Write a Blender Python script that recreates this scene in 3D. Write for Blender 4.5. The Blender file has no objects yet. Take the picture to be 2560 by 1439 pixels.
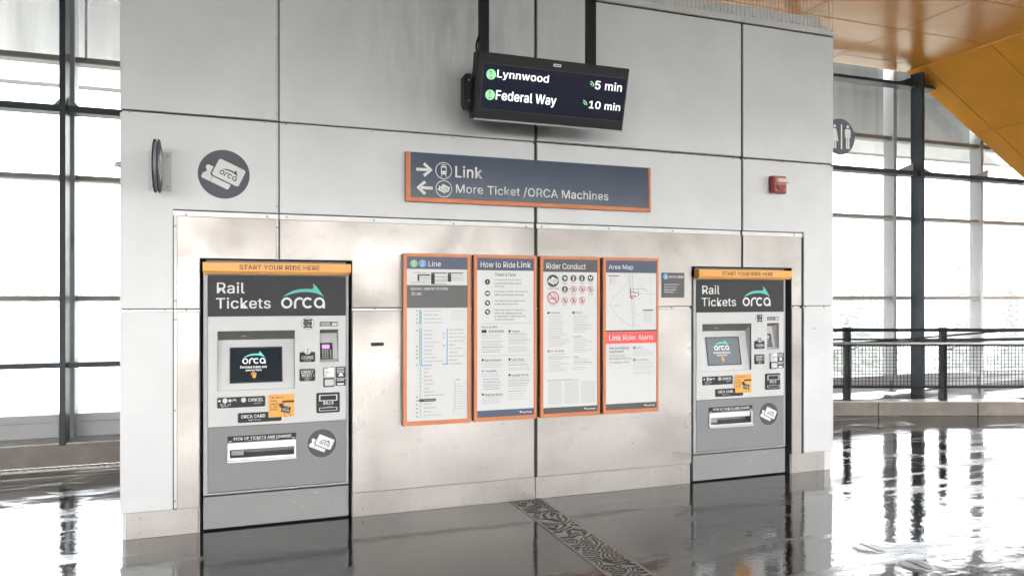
import bpy, bmesh, math, random
from math import sin, cos, tan, atan, atan2, radians, pi, sqrt
from mathutils import Vector, Matrix, noise
random.seed(7)
S = bpy.context.scene
COL = S.collection
# ------------------------------------------------------------------ camera
TH = radians(20.0); FPX = 1849.0; CX = 1280.0; HY = 742.5; EYE = 1.616; HAZE = 0.0031
cd = bpy.data.cameras.new('camera'); cam = bpy.data.objects.new('camera', cd); COL.objects.link(cam)
cam.location = (0, 0, EYE); cam.rotation_euler = (radians(90), 0, -TH)
cd.sensor_width = 36.0; cd.lens = 36.0*FPX/2560.0; cd.shift_y = (HY-719.5)/2560.0
cd.clip_start = 0.05; cd.clip_end = 2000
S.camera = cam
# ------------------------------------------------------------------ sky, sun, exposure
SUN_EL, SUN_ROT = radians(42), radians(200)
w = bpy.data.worlds.new('World'); S.world = w; w.use_nodes = True
nt = w.node_tree; nt.nodes.clear()
sky = nt.nodes.new('ShaderNodeTexSky'); sky.sky_type = 'NISHITA'; sky.sun_disc = False
sky.sun_elevation = SUN_EL; sky.sun_rotation = SUN_ROT; sky.dust_density = 3.0; sky.air_density = 1.0
hs = nt.nodes.new('ShaderNodeHueSaturation'); hs.inputs['Saturation'].default_value = 0.10
bg = nt.nodes.new('ShaderNodeBackground'); bg.inputs['Strength'].default_value = 0.15
wo = nt.nodes.new('ShaderNodeOutputWorld')
nt.links.new(sky.outputs[0], hs.inputs['Color']); nt.links.new(hs.outputs[0], bg.inputs[0]); nt.links.new(bg.outputs[0], wo.inputs[0])
sl = bpy.data.lights.new('sun', 'SUN'); sl.energy = 1.2; sl.angle = radians(30); sl.color = (1, 0.975, 0.94)
so = bpy.data.objects.new('sun', sl); COL.objects.link(so)
# light arrives from behind and left of the camera, high up
sd = Vector((-0.35, -0.8, 0)).normalized()*cos(SUN_EL) + Vector((0, 0, sin(SUN_EL)))
so.rotation_euler = sd.to_track_quat('Z', 'Y').to_euler(); so.location = (0, -10, 12)
sky.sun_rotation = atan2(sd.x, sd.y)
vs = S.view_settings; vs.view_transform = 'Standard'; vs.look = 'None'; vs.gamma = 1; vs.use_curve_mapping = False
vs.exposure = 4.15
S.cycles.use_denoising = True; S.cycles.denoising_prefilter = 'ACCURATE'
S.cycles.max_bounces = 10; S.cycles.transparent_max_bounces = 24; S.cycles.diffuse_bounces = 5; S.cycles.glossy_bounces = 5
S.cycles.caustics_reflective = False; S.cycles.caustics_refractive = False
S.cycles.sample_clamp_indirect = 8

# ------------------------------------------------------------------ pixel rays onto real planes
def ray(px, py):
    r = Vector((cos(TH), -sin(TH), 0)); f = Vector((sin(TH), cos(TH), 0))
    return f + r*((px-CX)/FPX) + Vector((0, 0, -(py-HY)/FPX))
class Plane:
    """a physical plane: origin, two unit axes; uv() gives where a sight line meets it"""
    def __init__(s, o, ex=(1, 0, 0), ez=(0, 0, 1)):
        s.o = Vector(o); s.ex = Vector(ex).normalized(); s.ez = Vector(ez).normalized(); s.n = s.ex.cross(s.ez)
    def uv(s, px, py):
        d = ray(px, py); c = Vector((0, 0, EYE)); t = (s.o-c).dot(s.n)/d.dot(s.n); p = c+d*t-s.o
        return p.dot(s.ex), p.dot(s.ez)
    def box(s, x0, y0, x1, y1):
        a = s.uv(x0, y0); b = s.uv(x1, y1); return a[0], b[1], b[0], a[1]
def WX(px, Y): return Y*tan(atan((px-CX)/FPX)+TH)

# ------------------------------------------------------------------ materials
MATS = {}
def principled(name, col, rough=0.5, metal=0.0, var=0.0, vscale=6.0, bump=0.0, bscale=40.0, spec=0.5, coat=0.0, emis=None, estr=0.0, stretch=None, rvar=0.0):
    if name in MATS: return MATS[name]
    m = bpy.data.materials.new(name); m.use_nodes = True; n = m.node_tree; b = n.nodes['Principled BSDF']
    b.inputs['Base Color'].default_value = (*col, 1); b.inputs['Roughness'].default_value = rough; b.inputs['Metallic'].default_value = metal
    b.inputs['Specular IOR Level'].default_value = spec
    if coat: b.inputs['Coat Weight'].default_value = coat; b.inputs['Coat Roughness'].default_value = 0.08
    if emis: b.inputs['Emission Color'].default_value = (*emis, 1); b.inputs['Emission Strength'].default_value = estr
    tc = n.nodes.new('ShaderNodeTexCoord'); mp = n.nodes.new('ShaderNodeMapping'); n.links.new(tc.outputs['Object'], mp.inputs[0])
    if stretch: mp.inputs['Scale'].default_value = stretch
    if var or rvar:
        t = n.nodes.new('ShaderNodeTexNoise'); t.inputs['Scale'].default_value = vscale; t.inputs['Detail'].default_value = 6; t.inputs['Roughness'].default_value = 0.6
        n.links.new(mp.outputs[0], t.inputs['Vector'])
        if var:
            r = n.nodes.new('ShaderNodeMapRange'); r.inputs['From Min'].default_value = 0.3; r.inputs['From Max'].default_value = 0.7
            r.inputs['To Min'].default_value = 1-var; r.inputs['To Max'].default_value = 1+var*0.5
            n.links.new(t.outputs[0], r.inputs[0])
            mx = n.nodes.new('ShaderNodeMix'); mx.data_type = 'RGBA'; mx.blend_type = 'MULTIPLY'; mx.inputs[0].default_value = 1
            mx.inputs[6].default_value = (*col, 1); n.links.new(r.outputs[0], mx.inputs[7]); n.links.new(mx.outputs[2], b.inputs['Base Color'])
        if rvar:
            r = n.nodes.new('ShaderNodeMapRange'); r.inputs['To Min'].default_value = max(0.02, rough-rvar); r.inputs['To Max'].default_value = rough+rvar
            n.links.new(t.outputs[0], r.inputs[0]); n.links.new(r.outputs[0], b.inputs['Roughness'])
    if bump:
        t = n.nodes.new('ShaderNodeTexNoise'); t.inputs['Scale'].default_value = bscale; t.inputs['Detail'].default_value = 4
        n.links.new(mp.outputs[0], t.inputs['Vector'])
        bp = n.nodes.new('ShaderNodeBump'); bp.inputs['Strength'].default_value = bump; bp.inputs['Distance'].default_value = 0.01
        n.links.new(t.outputs[0], bp.inputs['Height']); n.links.new(bp.outputs[0], b.inputs['Normal'])
    MATS[name] = m; return m
def flat(name, col, rough=0.55, **k): return principled(name, col, rough, **k)

M_panel = principled('painted_panel', (.69, .69, .697), .38, .06, var=.10, vscale=1.3, bump=.08, bscale=1.6, rvar=.10)
M_ss = principled('stainless_panel', (.47, .435, .41), .40, .38, var=.28, vscale=1.5, bump=.05, bscale=1.8, rvar=.12)
def stain_panels(m):
    # run-off stains and grime below the ceiling, on the middle panels
    n = m.node_tree; b = n.nodes['Principled BSDF']; L = n.links.new; src = b.inputs['Base Color'].links[0].from_socket
    tc = n.nodes.new('ShaderNodeTexCoord'); mp = n.nodes.new('ShaderNodeMapping'); mp.inputs['Location'].default_value = (-1.55, 0, -3.78); mp.inputs['Scale'].default_value = (1, .001, 1); mp.vector_type = 'POINT'
    L(tc.outputs['Object'], mp.inputs[0]); ln_ = n.nodes.new('ShaderNodeVectorMath'); ln_.operation = 'LENGTH'; L(mp.outputs[0], ln_.inputs[0])
    r = n.nodes.new('ShaderNodeMapRange'); L(ln_.outputs['Value'], r.inputs[0]); r.inputs['From Min'].default_value = .15; r.inputs['From Max'].default_value = 1.15; r.inputs['To Min'].default_value = 1; r.inputs['To Max'].default_value = 0
    m2_ = n.nodes.new('ShaderNodeMapping'); m2_.inputs['Scale'].default_value = (5, 1, 1.1); L(tc.outputs['Object'], m2_.inputs[0]); t = n.nodes.new('ShaderNodeTexNoise'); t.inputs['Scale'].default_value = 1.6; t.inputs['Detail'].default_value = 9; t.inputs['Roughness'].default_value = .7; L(m2_.outputs[0], t.inputs['Vector'])
    q_ = n.nodes.new('ShaderNodeMapRange'); L(t.outputs[0], q_.inputs[0]); q_.inputs['From Min'].default_value = .38; q_.inputs['From Max'].default_value = .60; q_.inputs['To Min'].default_value = .15; q_.inputs['To Max'].default_value = .42
    k = n.nodes.new('ShaderNodeMath'); k.operation = 'MULTIPLY'; L(r.outputs[0], k.inputs[0]); L(q_.outputs[0], k.inputs[1])
    mx = n.nodes.new('ShaderNodeMix'); mx.data_type = 'RGBA'; L(k.outputs[0], mx.inputs[0]); L(src, mx.inputs[6]); mx.inputs[7].default_value = (.15, .14, .13, 1); L(mx.outputs[2], b.inputs['Base Color'])
stain_panels(M_panel)
def steel_panels():
    m = bpy.data.materials.new('brushed_stainless'); m.use_nodes = True; n = m.node_tree; b = n.nodes['Principled BSDF']; L = n.links.new
    tc = n.nodes.new('ShaderNodeTexCoord')
    def no(scale, detail, sc=(1, 1, 1), dist=0):
        mp = n.nodes.new('ShaderNodeMapping'); mp.inputs['Scale'].default_value = sc; L(tc.outputs['Object'], mp.inputs[0])
        t = n.nodes.new('ShaderNodeTexNoise'); t.inputs['Scale'].default_value = scale; t.inputs['Detail'].default_value = detail; t.inputs['Distortion'].default_value = dist; L(mp.outputs[0], t.inputs['Vector']); return t.outputs[0]
    def mr(x, a, c, d, e):
        r = n.nodes.new('ShaderNodeMapRange'); L(x, r.inputs[0]); r.inputs['From Min'].default_value = a; r.inputs['From Max'].default_value = c; r.inputs['To Min'].default_value = d; r.inputs['To Max'].default_value = e; return r.outputs[0]
    def mul(x, y):
        r = n.nodes.new('ShaderNodeMath'); r.operation = 'MULTIPLY'; L(x, r.inputs[0]); L(y, r.inputs[1]); return r.outputs[0]
    cloud = no(1.15, 5, dist=.4); brush = no(26, 3, (7, 1, .22)); scuff = no(9, 6, (1, 1, 1.6), .8)
    f = mul(mul(mr(cloud, .34, .62, .80, 1.08), mr(brush, .3, .7, .95, 1.04)), mr(scuff, .28, .42, .90, 1.0))
    mx = n.nodes.new('ShaderNodeMix'); mx.data_type = 'RGBA'; mx.blend_type = 'MULTIPLY'; mx.inputs[0].default_value = 1; mx.inputs[6].default_value = (.325, .300, .282, 1); L(f, mx.inputs[7]); L(mx.outputs[2], b.inputs['Base Color'])
    b.inputs['Metallic'].default_value = .6
    L(mr(no(1.7, 4, dist=.6), .3, .7, .24, .46), b.inputs['Roughness'])
    bp = n.nodes.new('ShaderNodeBump'); bp.inputs['Strength'].default_value = .35; bp.inputs['Distance'].default_value = .02; L(no(1.3, 2), bp.inputs['Height']); L(bp.outputs[0], b.inputs['Normal'])
    return m
M_ss = steel_panels()
M_chan = principled('channel_aluminium', (.62, .61, .60), .4, .3, var=.08)
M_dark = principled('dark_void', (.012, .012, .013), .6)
M_screw = principled('screw_steel', (.35, .34, .33), .35, .9)
M_body = principled('kiosk_body', (.30, .30, .30), .5, var=.1)
M_grey = principled('machine_grey', (.225, .230, .232), .45, .0, var=.05, vscale=3, rvar=.06)
M_base = principled('machine_base_grey', (.255, .256, .255), .42, .05, var=.06, vscale=3)
M_frame = principled('machine_frame', (.36, .365, .375), .45, .2, var=.05)
M_hdr = principled('machine_header', (.040, .040, .042), .5, .0, var=.1, spec=.25)
M_white = principled('machine_white', (.63, .63, .625), .38, var=.03)
M_hood = principled('hood_grey', (.16, .16, .155), .45, var=.1)
M_orange = principled('orange_cap', (.92, .42, .065), .35, var=.04)
M_lbl = flat('label_black', (.028, .029, .032), .5, spec=.25)
M_ink = flat('ink_black', (.02, .02, .022))
M_inkg = flat('ink_grey', (.07, .07, .075))
M_inkl = flat('ink_light', (.33, .33, .34))
M_pw = flat('print_white', (.80, .80, .79), .5)
M_red = flat('print_red', (.62, .03, .05)); M_alert = flat('alert_red', (.85, .085, .075), .35)
M_teal = flat('print_teal', (.12, .58, .50)); M_green = flat('print_green', (.28, .62, .30)); M_blue = flat('print_blue', (.14, .38, .72))
M_navy = principled('sign_navy', (.014, .036, .080), .22, var=.1, vscale=3, spec=.7, rvar=.08)
M_navy2 = flat('poster_navy', (.030, .050, .105), .35); M_dgrey = flat('poster_dark_grey', (.045, .042, .043), .35)
M_badge = flat('badge_grey', (.050, .056, .075), .45)
M_poster = principled('poster_paper', (.68, .68, .675), .3, spec=.6)
M_copper = principled('copper_frame', (.50, .165, .062), .38, .25, var=.15, vscale=5, stretch=(1, 1, .3))
M_brown = principled('frame_side_dark', (.035, .018, .010), .5)
M_black = principled('black_powder', (.010, .010, .011), .5, var=.1, spec=.15)
M_mon = principled('monitor_casing', (.016, .016, .017), .5, var=.15, spec=.2)
M_scr = principled('led_screen', (.003, .004, .012), .4, spec=.1, emis=(.010, .014, .055), estr=.012)
M_ledw = principled('led_white', (.5, .5, .5), .4, emis=(1, 1, 1), estr=.085)
M_ledg = principled('led_green', (.2, .5, .25), .4, emis=(.33, .85, .38), estr=.055)
M_tscr = principled('touch_screen', (.010, .016, .026), .08, spec=.8)
M_tw = principled('screen_white', (.7, .7, .7), .3, emis=(1, 1, 1), estr=.03)
M_tt = principled('screen_teal', (.12, .58, .50), .3, emis=(.2, .9, .75), estr=.02)
M_lcd = principled('lcd_pink', (.6, .35, .65), .3, emis=(.8, .45, .9), estr=.03)
M_key = principled('keypad_metal', (.38, .38, .38), .4, .4)
M_chrome = principled('chrome', (.48, .48, .48), .35, .7)
M_steel = principled('dark_steel_paint', (.014, .024, .033), .45, var=.15, vscale=3, spec=.25)
M_alu = principled('window_aluminium', (.34, .34, .345), .45, .0, var=.06, vscale=3)
M_alub = principled('window_gasket_brown', (.20, .165, .145), .5, var=.1)
M_conc = principled('kerb_concrete', (.17, .14, .115), .5, var=.30, vscale=5, bump=.3, bscale=30)
M_conct = principled('kerb_concrete_wet_top', (.42, .40, .37), .25, var=.25, vscale=8, bump=.2, bscale=25)
M_gird = principled('girder_concrete', (.10, .10, .097), .8, var=.35, vscale=1.3, stretch=(3, 3, .35), bump=.2, bscale=12)
M_girdl = principled('girder_fascia', (.30, .30, .295), .8, var=.15, vscale=2)
M_joint = principled('floor_joint', (.03, .028, .026), .6)
M_cei = principled('ceiling_orange', (.84, .315, .028), .20, var=.10, vscale=2.5, bump=.06, bscale=3.5, stretch=(1, 2.2, 1), spec=.30, rvar=.08)
M_sof = principled('soffit_orange', (.82, .33, .008), .5, var=.08, vscale=2, spec=.15)
M_ceib = principled('ceiling_back', (.05, .025, .008), .8)
M_deck = principled('unseen_enclosure_grey', (.60, .595, .59), .6, var=.1, vscale=1)
M_wire = principled('netting_wire', (.03, .028, .026), .5)
M_redb = principled('alarm_red', (.30, .020, .022), .35, var=.1); M_redf = principled('alarm_face_red', (.55, .14, .12), .4)
M_clear = principled('strobe_lens', (.75, .72, .65), .15)
M_iron = principled('cast_iron_wet', (.27, .26, .25), .22, .75, var=.15, vscale=18)
M_ground = principled('outside_ground', (.20, .21, .17), .9, var=.3, vscale=.08)
M_leaf = principled('conifer_foliage', (.055, .075, .045), .8, var=.5, vscale=1.5)
M_bark = principled('bark', (.12, .09, .07), .9)
M_bld = principled('render_beige', (.50, .45, .36), .8, var=.1, vscale=.5)
M_win = principled('far_window', (.08, .09, .10), .2)

def floor_mat():
    m = bpy.data.materials.new('wet_floor'); m.use_nodes = True; n = m.node_tree; b = n.nodes['Principled BSDF']; L = n.links.new
    g = n.nodes.new('ShaderNodeNewGeometry')
    def noise_(scale, detail, rough=.55, dist=0.0, vec=None):
        t = n.nodes.new('ShaderNodeTexNoise'); t.inputs['Scale'].default_value = scale; t.inputs['Detail'].default_value = detail
        t.inputs['Roughness'].default_value = rough; t.inputs['Distortion'].default_value = dist; L(vec or g.outputs['Position'], t.inputs['Vector']); return t
    def mr(x, a, c, d, e):
        r = n.nodes.new('ShaderNodeMapRange'); L(x, r.inputs[0]); r.inputs['From Min'].default_value = a; r.inputs['From Max'].default_value = c
        r.inputs['To Min'].default_value = d; r.inputs['To Max'].default_value = e; return r.outputs[0]
    def ma(op, x, y):
        r = n.nodes.new('ShaderNodeMath'); r.operation = op
        for i, q in enumerate((x, y)):
            if isinstance(q, (int, float)): r.inputs[i].default_value = q
            else: L(q, r.inputs[i])
        return r.outputs[0]
    base = noise_(3.0, 8, .65); agg = noise_(90, 3)
    cr = n.nodes.new('ShaderNodeValToRGB'); cr.color_ramp.elements[0].color = (.010, .009, .0085, 1); cr.color_ramp.elements[1].color = (.045, .040, .037, 1)
    cr.color_ramp.elements[0].position = .3; cr.color_ramp.elements[1].position = .75
    L(ma('ADD', ma('MULTIPLY', base.outputs[0], .6), ma('MULTIPLY', agg.outputs[0], .4)), cr.inputs[0]); L(cr.outputs[0], b.inputs['Base Color'])
    dry = noise_(.9, 5, .6, .4)                       # where the water film is thin
    mask = mr(dry.outputs[0], .62, .72, 0, 1)
    streak = n.nodes.new('ShaderNodeMapping'); streak.inputs['Scale'].default_value = (.5, 2.2, 1); L(g.outputs['Position'], streak.inputs[0])
    dry2 = noise_(1.6, 6, .65, .6, streak.outputs[0]); mask2 = mr(dry2.outputs[0], .54, .64, 0, 1)
    mk = ma('MAXIMUM', mask, mask2)
    L(ma('ADD', .008, ma('MULTIPLY', mk, .05)), b.inputs['Roughness'])
    fine = noise_(70, 4, .6); rip = noise_(11, 3, .5); swell = noise_(1.6, 2)
    h = ma('ADD', ma('ADD', ma('MULTIPLY', fine.outputs[0], ma('ADD', .00022, ma('MULTIPLY', mk, .0024))), ma('MULTIPLY', rip.outputs[0], .0012)), ma('MULTIPLY', swell.outputs[0], .003))
    bp = n.nodes.new('ShaderNodeBump'); bp.inputs['Strength'].default_value = 1.0; bp.inputs['Distance'].default_value = 1.0
    L(h, bp.inputs['Height']); L(bp.outputs[0], b.inputs['Normal'])
    b.inputs['IOR'].default_value = 3.9
    return m
M_floor = floor_mat()

def glass_mat():
    m = bpy.data.materials.new('misted_glass'); m.use_nodes = True; n = m.node_tree; n.nodes.clear(); L = n.links.new
    o = n.nodes.new('ShaderNodeOutputMaterial'); tr = n.nodes.new('ShaderNodeBsdfTransparent'); tr.inputs[0].default_value = (.97, .98, .98, 1)
    tl = n.nodes.new('ShaderNodeBsdfTranslucent'); tl.inputs[0].default_value = (.9, .9, .9, 1)
    gl = n.nodes.new('ShaderNodeBsdfGlossy'); gl.inputs['Roughness'].default_value = .03
    g = n.nodes.new('ShaderNodeNewGeometry'); t = n.nodes.new('ShaderNodeTexNoise'); t.inputs['Scale'].default_value = 2.5; t.inputs['Detail'].default_value = 7
    mp = n.nodes.new('ShaderNodeMapping'); mp.inputs['Scale'].default_value = (2.5, 1, .5); L(g.outputs['Position'], mp.inputs[0]); L(mp.outputs[0], t.inputs['Vector'])
    r = n.nodes.new('ShaderNodeMapRange'); L(t.outputs[0], r.inputs[0]); r.inputs['From Min'].default_value = .3; r.inputs['From Max'].default_value = .75
    r.inputs['To Min'].default_value = .015; r.inputs['To Max'].default_value = .05
    m1 = n.nodes.new('ShaderNodeMixShader'); L(r.outputs[0], m1.inputs[0]); L(tr.outputs[0], m1.inputs[1]); L(tl.outputs[0], m1.inputs[2])
    m2 = n.nodes.new('ShaderNodeMixShader'); m2.inputs[0].default_value = .04; L(m1.outputs[0], m2.inputs[1]); L(gl.outputs[0], m2.inputs[2]); L(m2.outputs[0], o.inputs[0])
    return m
M_glass = glass_mat()

# ------------------------------------------------------------------ object helpers
def tag(o, label=None, cat=None, group=None, kind=None):
    if label: o['label'] = label
    if cat: o['category'] = cat
    if group: o['group'] = group
    if kind: o['kind'] = kind
    return o
def empty(name, loc=(0, 0, 0), label=None, cat=None, group=None, rot=None):
    o = bpy.data.objects.new(name, None); o.empty_display_size = .1; o.location = loc
    if rot is not None: o.rotation_euler = rot
    COL.objects.link(o); return tag(o, label, cat, group)
def link(name, me, parent=None, loc=(0, 0, 0)):
    o = bpy.data.objects.new(name, me); COL.objects.link(o); o.location = loc
    if parent is not None: o.parent = parent
    return o
class MB:
    """collects solids; build() links them as one mesh object"""
    def __init__(s, off=(0, 0, 0)): s.v = []; s.f = []; s.off = Vector(off)
    def add(s, vs, fs):
        k = len(s.v); s.v += [tuple(Vector(p)-s.off) for p in vs]; s.f += [tuple(i+k for i in f) for f in fs]; return s
    def box(s, x0, x1, y0, y1, z0, z1):
        return s.add([(x0, y0, z0), (x1, y0, z0), (x1, y1, z0), (x0, y1, z0), (x0, y0, z1), (x1, y0, z1), (x1, y1, z1), (x0, y1, z1)],
                     [(0, 3, 2, 1), (4, 5, 6, 7), (0, 1, 5, 4), (1, 2, 6, 5), (2, 3, 7, 6), (3, 0, 4, 7)])
    def prism(s, pts, y0, y1):            # outline in x,z (counter-clockwise seen from the front), front y0, back y1
        n = len(pts); vs = [(x, y0, z) for x, z in pts]+[(x, y1, z) for x, z in pts]
        return s.add(vs, [tuple(range(n)), tuple(range(2*n-1, n-1, -1))]+[(i, i+n, (i+1) % n+n, (i+1) % n) for i in range(n)])
    def prism_z(s, pts, z0, z1):          # outline in x,y
        n = len(pts); vs = [(x, y, z1) for x, y in pts]+[(x, y, z0) for x, y in pts]
        return s.add(vs, [tuple(range(n)), tuple(range(2*n-1, n-1, -1))]+[(i, i+n, (i+1) % n+n, (i+1) % n) for i in range(n)])
    def prism_x(s, pts, x0, x1):          # outline in y,z
        n = len(pts); vs = [(x0, y, z) for y, z in pts]+[(x1, y, z) for y, z in pts]
        return s.add(vs, [tuple(range(n-1, -1, -1)), tuple(range(n, 2*n))]+[(i, (i+1) % n, (i+1) % n+n, i+n) for i in range(n)])
    def tube(s, a, b, r, n=8, r2=None, caps=True):
        a = Vector(a); b = Vector(b); d = (b-a).normalized(); u = d.orthogonal().normalized(); v = d.cross(u); r2 = r if r2 is None else r2
        vs = [a+(u*cos(2*pi*i/n)+v*sin(2*pi*i/n))*r for i in range(n)]+[b+(u*cos(2*pi*i/n)+v*sin(2*pi*i/n))*r2 for i in range(n)]
        fs = [(i, (i+1) % n, (i+1) % n+n, i+n) for i in range(n)]
        if caps: fs += [tuple(range(n-1, -1, -1)), tuple(range(n, 2*n))]
        return s.add(vs, fs)
    def grid(s, x0, x1, z0, z1, y0, y1, holes=()):   # slab facing the camera with rectangular cut-outs (also at its edges)
        xs = sorted({x0, x1, *[min(max(h[i], x0), x1) for h in holes for i in (0, 1)]}); zs = sorted({z0, z1, *[min(max(h[i], z0), z1) for h in holes for i in (2, 3)]})
        nx, nz = len(xs), len(zs)
        solid = [[not any(h[0] < (xs[i]+xs[i+1])/2 < h[1] and h[2] < (zs[j]+zs[j+1])/2 < h[3] for h in holes) for j in range(nz-1)] for i in range(nx-1)]
        vs = [(x, y, z) for y in (y0, y1) for x in xs for z in zs]
        F = lambda i, j: i*nz+j
        B = lambda i, j: nx*nz+i*nz+j
        fs = []
        for i in range(nx-1):
            for j in range(nz-1):
                if not solid[i][j]: continue
                fs.append((F(i, j), F(i+1, j), F(i+1, j+1), F(i, j+1))); fs.append((B(i, j), B(i, j+1), B(i+1, j+1), B(i+1, j)))
                if i == 0 or not solid[i-1][j]: fs.append((F(i, j), F(i, j+1), B(i, j+1), B(i, j)))
                if i == nx-2 or not solid[i+1][j]: fs.append((F(i+1, j), B(i+1, j), B(i+1, j+1), F(i+1, j+1)))
                if j == 0 or not solid[i][j-1]: fs.append((F(i, j), B(i, j), B(i+1, j), F(i+1, j)))
                if j == nz-2 or not solid[i][j+1]: fs.append((F(i, j+1), F(i+1, j+1), B(i+1, j+1), B(i, j+1)))
        used = sorted({q for f in fs for q in f}); mp = {q: k for k, q in enumerate(used)}
        return s.add([vs[q] for q in used], [tuple(mp[q] for q in f) for f in fs])
    def mesh(s, name, mat, smooth=False):
        me = bpy.data.meshes.new(name); me.from_pydata(s.v, [], s.f)
        for m in (mat if isinstance(mat, (list, tuple)) else [mat]): me.materials.append(m)
        if smooth:
            for p in me.polygons: p.use_smooth = True
        me.update(); return me
    def build(s, name, mat, parent=None, bevel=0, smooth=False, kind=None, label=None, loc=(0, 0, 0)):
        o = link(name, s.mesh(name, mat, smooth), parent, loc)
        if bevel:
            b = o.modifiers.new('bevel', 'BEVEL'); b.width = bevel; b.segments = 1; b.limit_method = 'ANGLE'; b.angle_limit = radians(40)
        if kind: o['kind'] = kind
        if label: o['label'] = label
        return o
def kids(o): return [c for c in bpy.data.objects if c.parent is o]
def copy_tree(o, parent=None):
    c = o.copy(); COL.objects.link(c); c.parent = parent
    for ch in kids(o): copy_tree(ch, c)
    return c

# ------------------------------------------------------------------ flat print: polygons and lettering as thin layers
_tc = {}
try:
    import os
    FONT = bpy.data.fonts.load(os.path.join(bpy.utils.resource_path('LOCAL'), 'datafiles', 'fonts', 'Inter.woff2'))   # ships with Blender
except Exception:
    FONT = None
def text_mesh(s, bold):
    k = (s, bold)
    if k in _tc: return _tc[k]
    cu = bpy.data.curves.new('lettering', 'FONT'); cu.body = s; cu.size = 1
    if FONT: cu.font = FONT
    cu.resolution_u = 3 if len(s) < 14 else 1
    cu.space_character = 1.0+bold*1.2
    o = bpy.data.objects.new('lettering_tmp', cu); COL.objects.link(o); dg = bpy.context.evaluated_depsgraph_get()
    me = bpy.data.meshes.new_from_object(o.evaluated_get(dg)); vs = [(v.co.x, v.co.y) for v in me.vertices]; fs = [tuple(p.vertices) for p in me.polygons]
    bpy.data.objects.remove(o); bpy.data.curves.remove(cu); bpy.data.meshes.remove(me)
    x0 = min(v[0] for v in vs); x1 = max(v[0] for v in vs); y0 = min(v[1] for v in vs); y1 = max(v[1] for v in vs)
    _tc[k] = ([((x-x0)/(x1-x0), (y-y0)/(y1-y0)) for x, y in vs], fs, (x1-x0)/(y1-y0)); return _tc[k]
def rr(u0, v0, u1, v1, r, n=5):
    P = []
    for cx, cy, a in ((u1-r, v1-r, 0), (u0+r, v1-r, 90), (u0+r, v0+r, 180), (u1-r, v0+r, 270)):
        P += [(cx+r*cos(radians(a+90*i/n)), cy+r*sin(radians(a+90*i/n))) for i in range(n+1)]
    return P
def circ(u, v, r, n=32, ry=None): return [(u+r*cos(2*pi*i/n), v+(ry or r)*sin(2*pi*i/n)) for i in range(n)]
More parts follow.
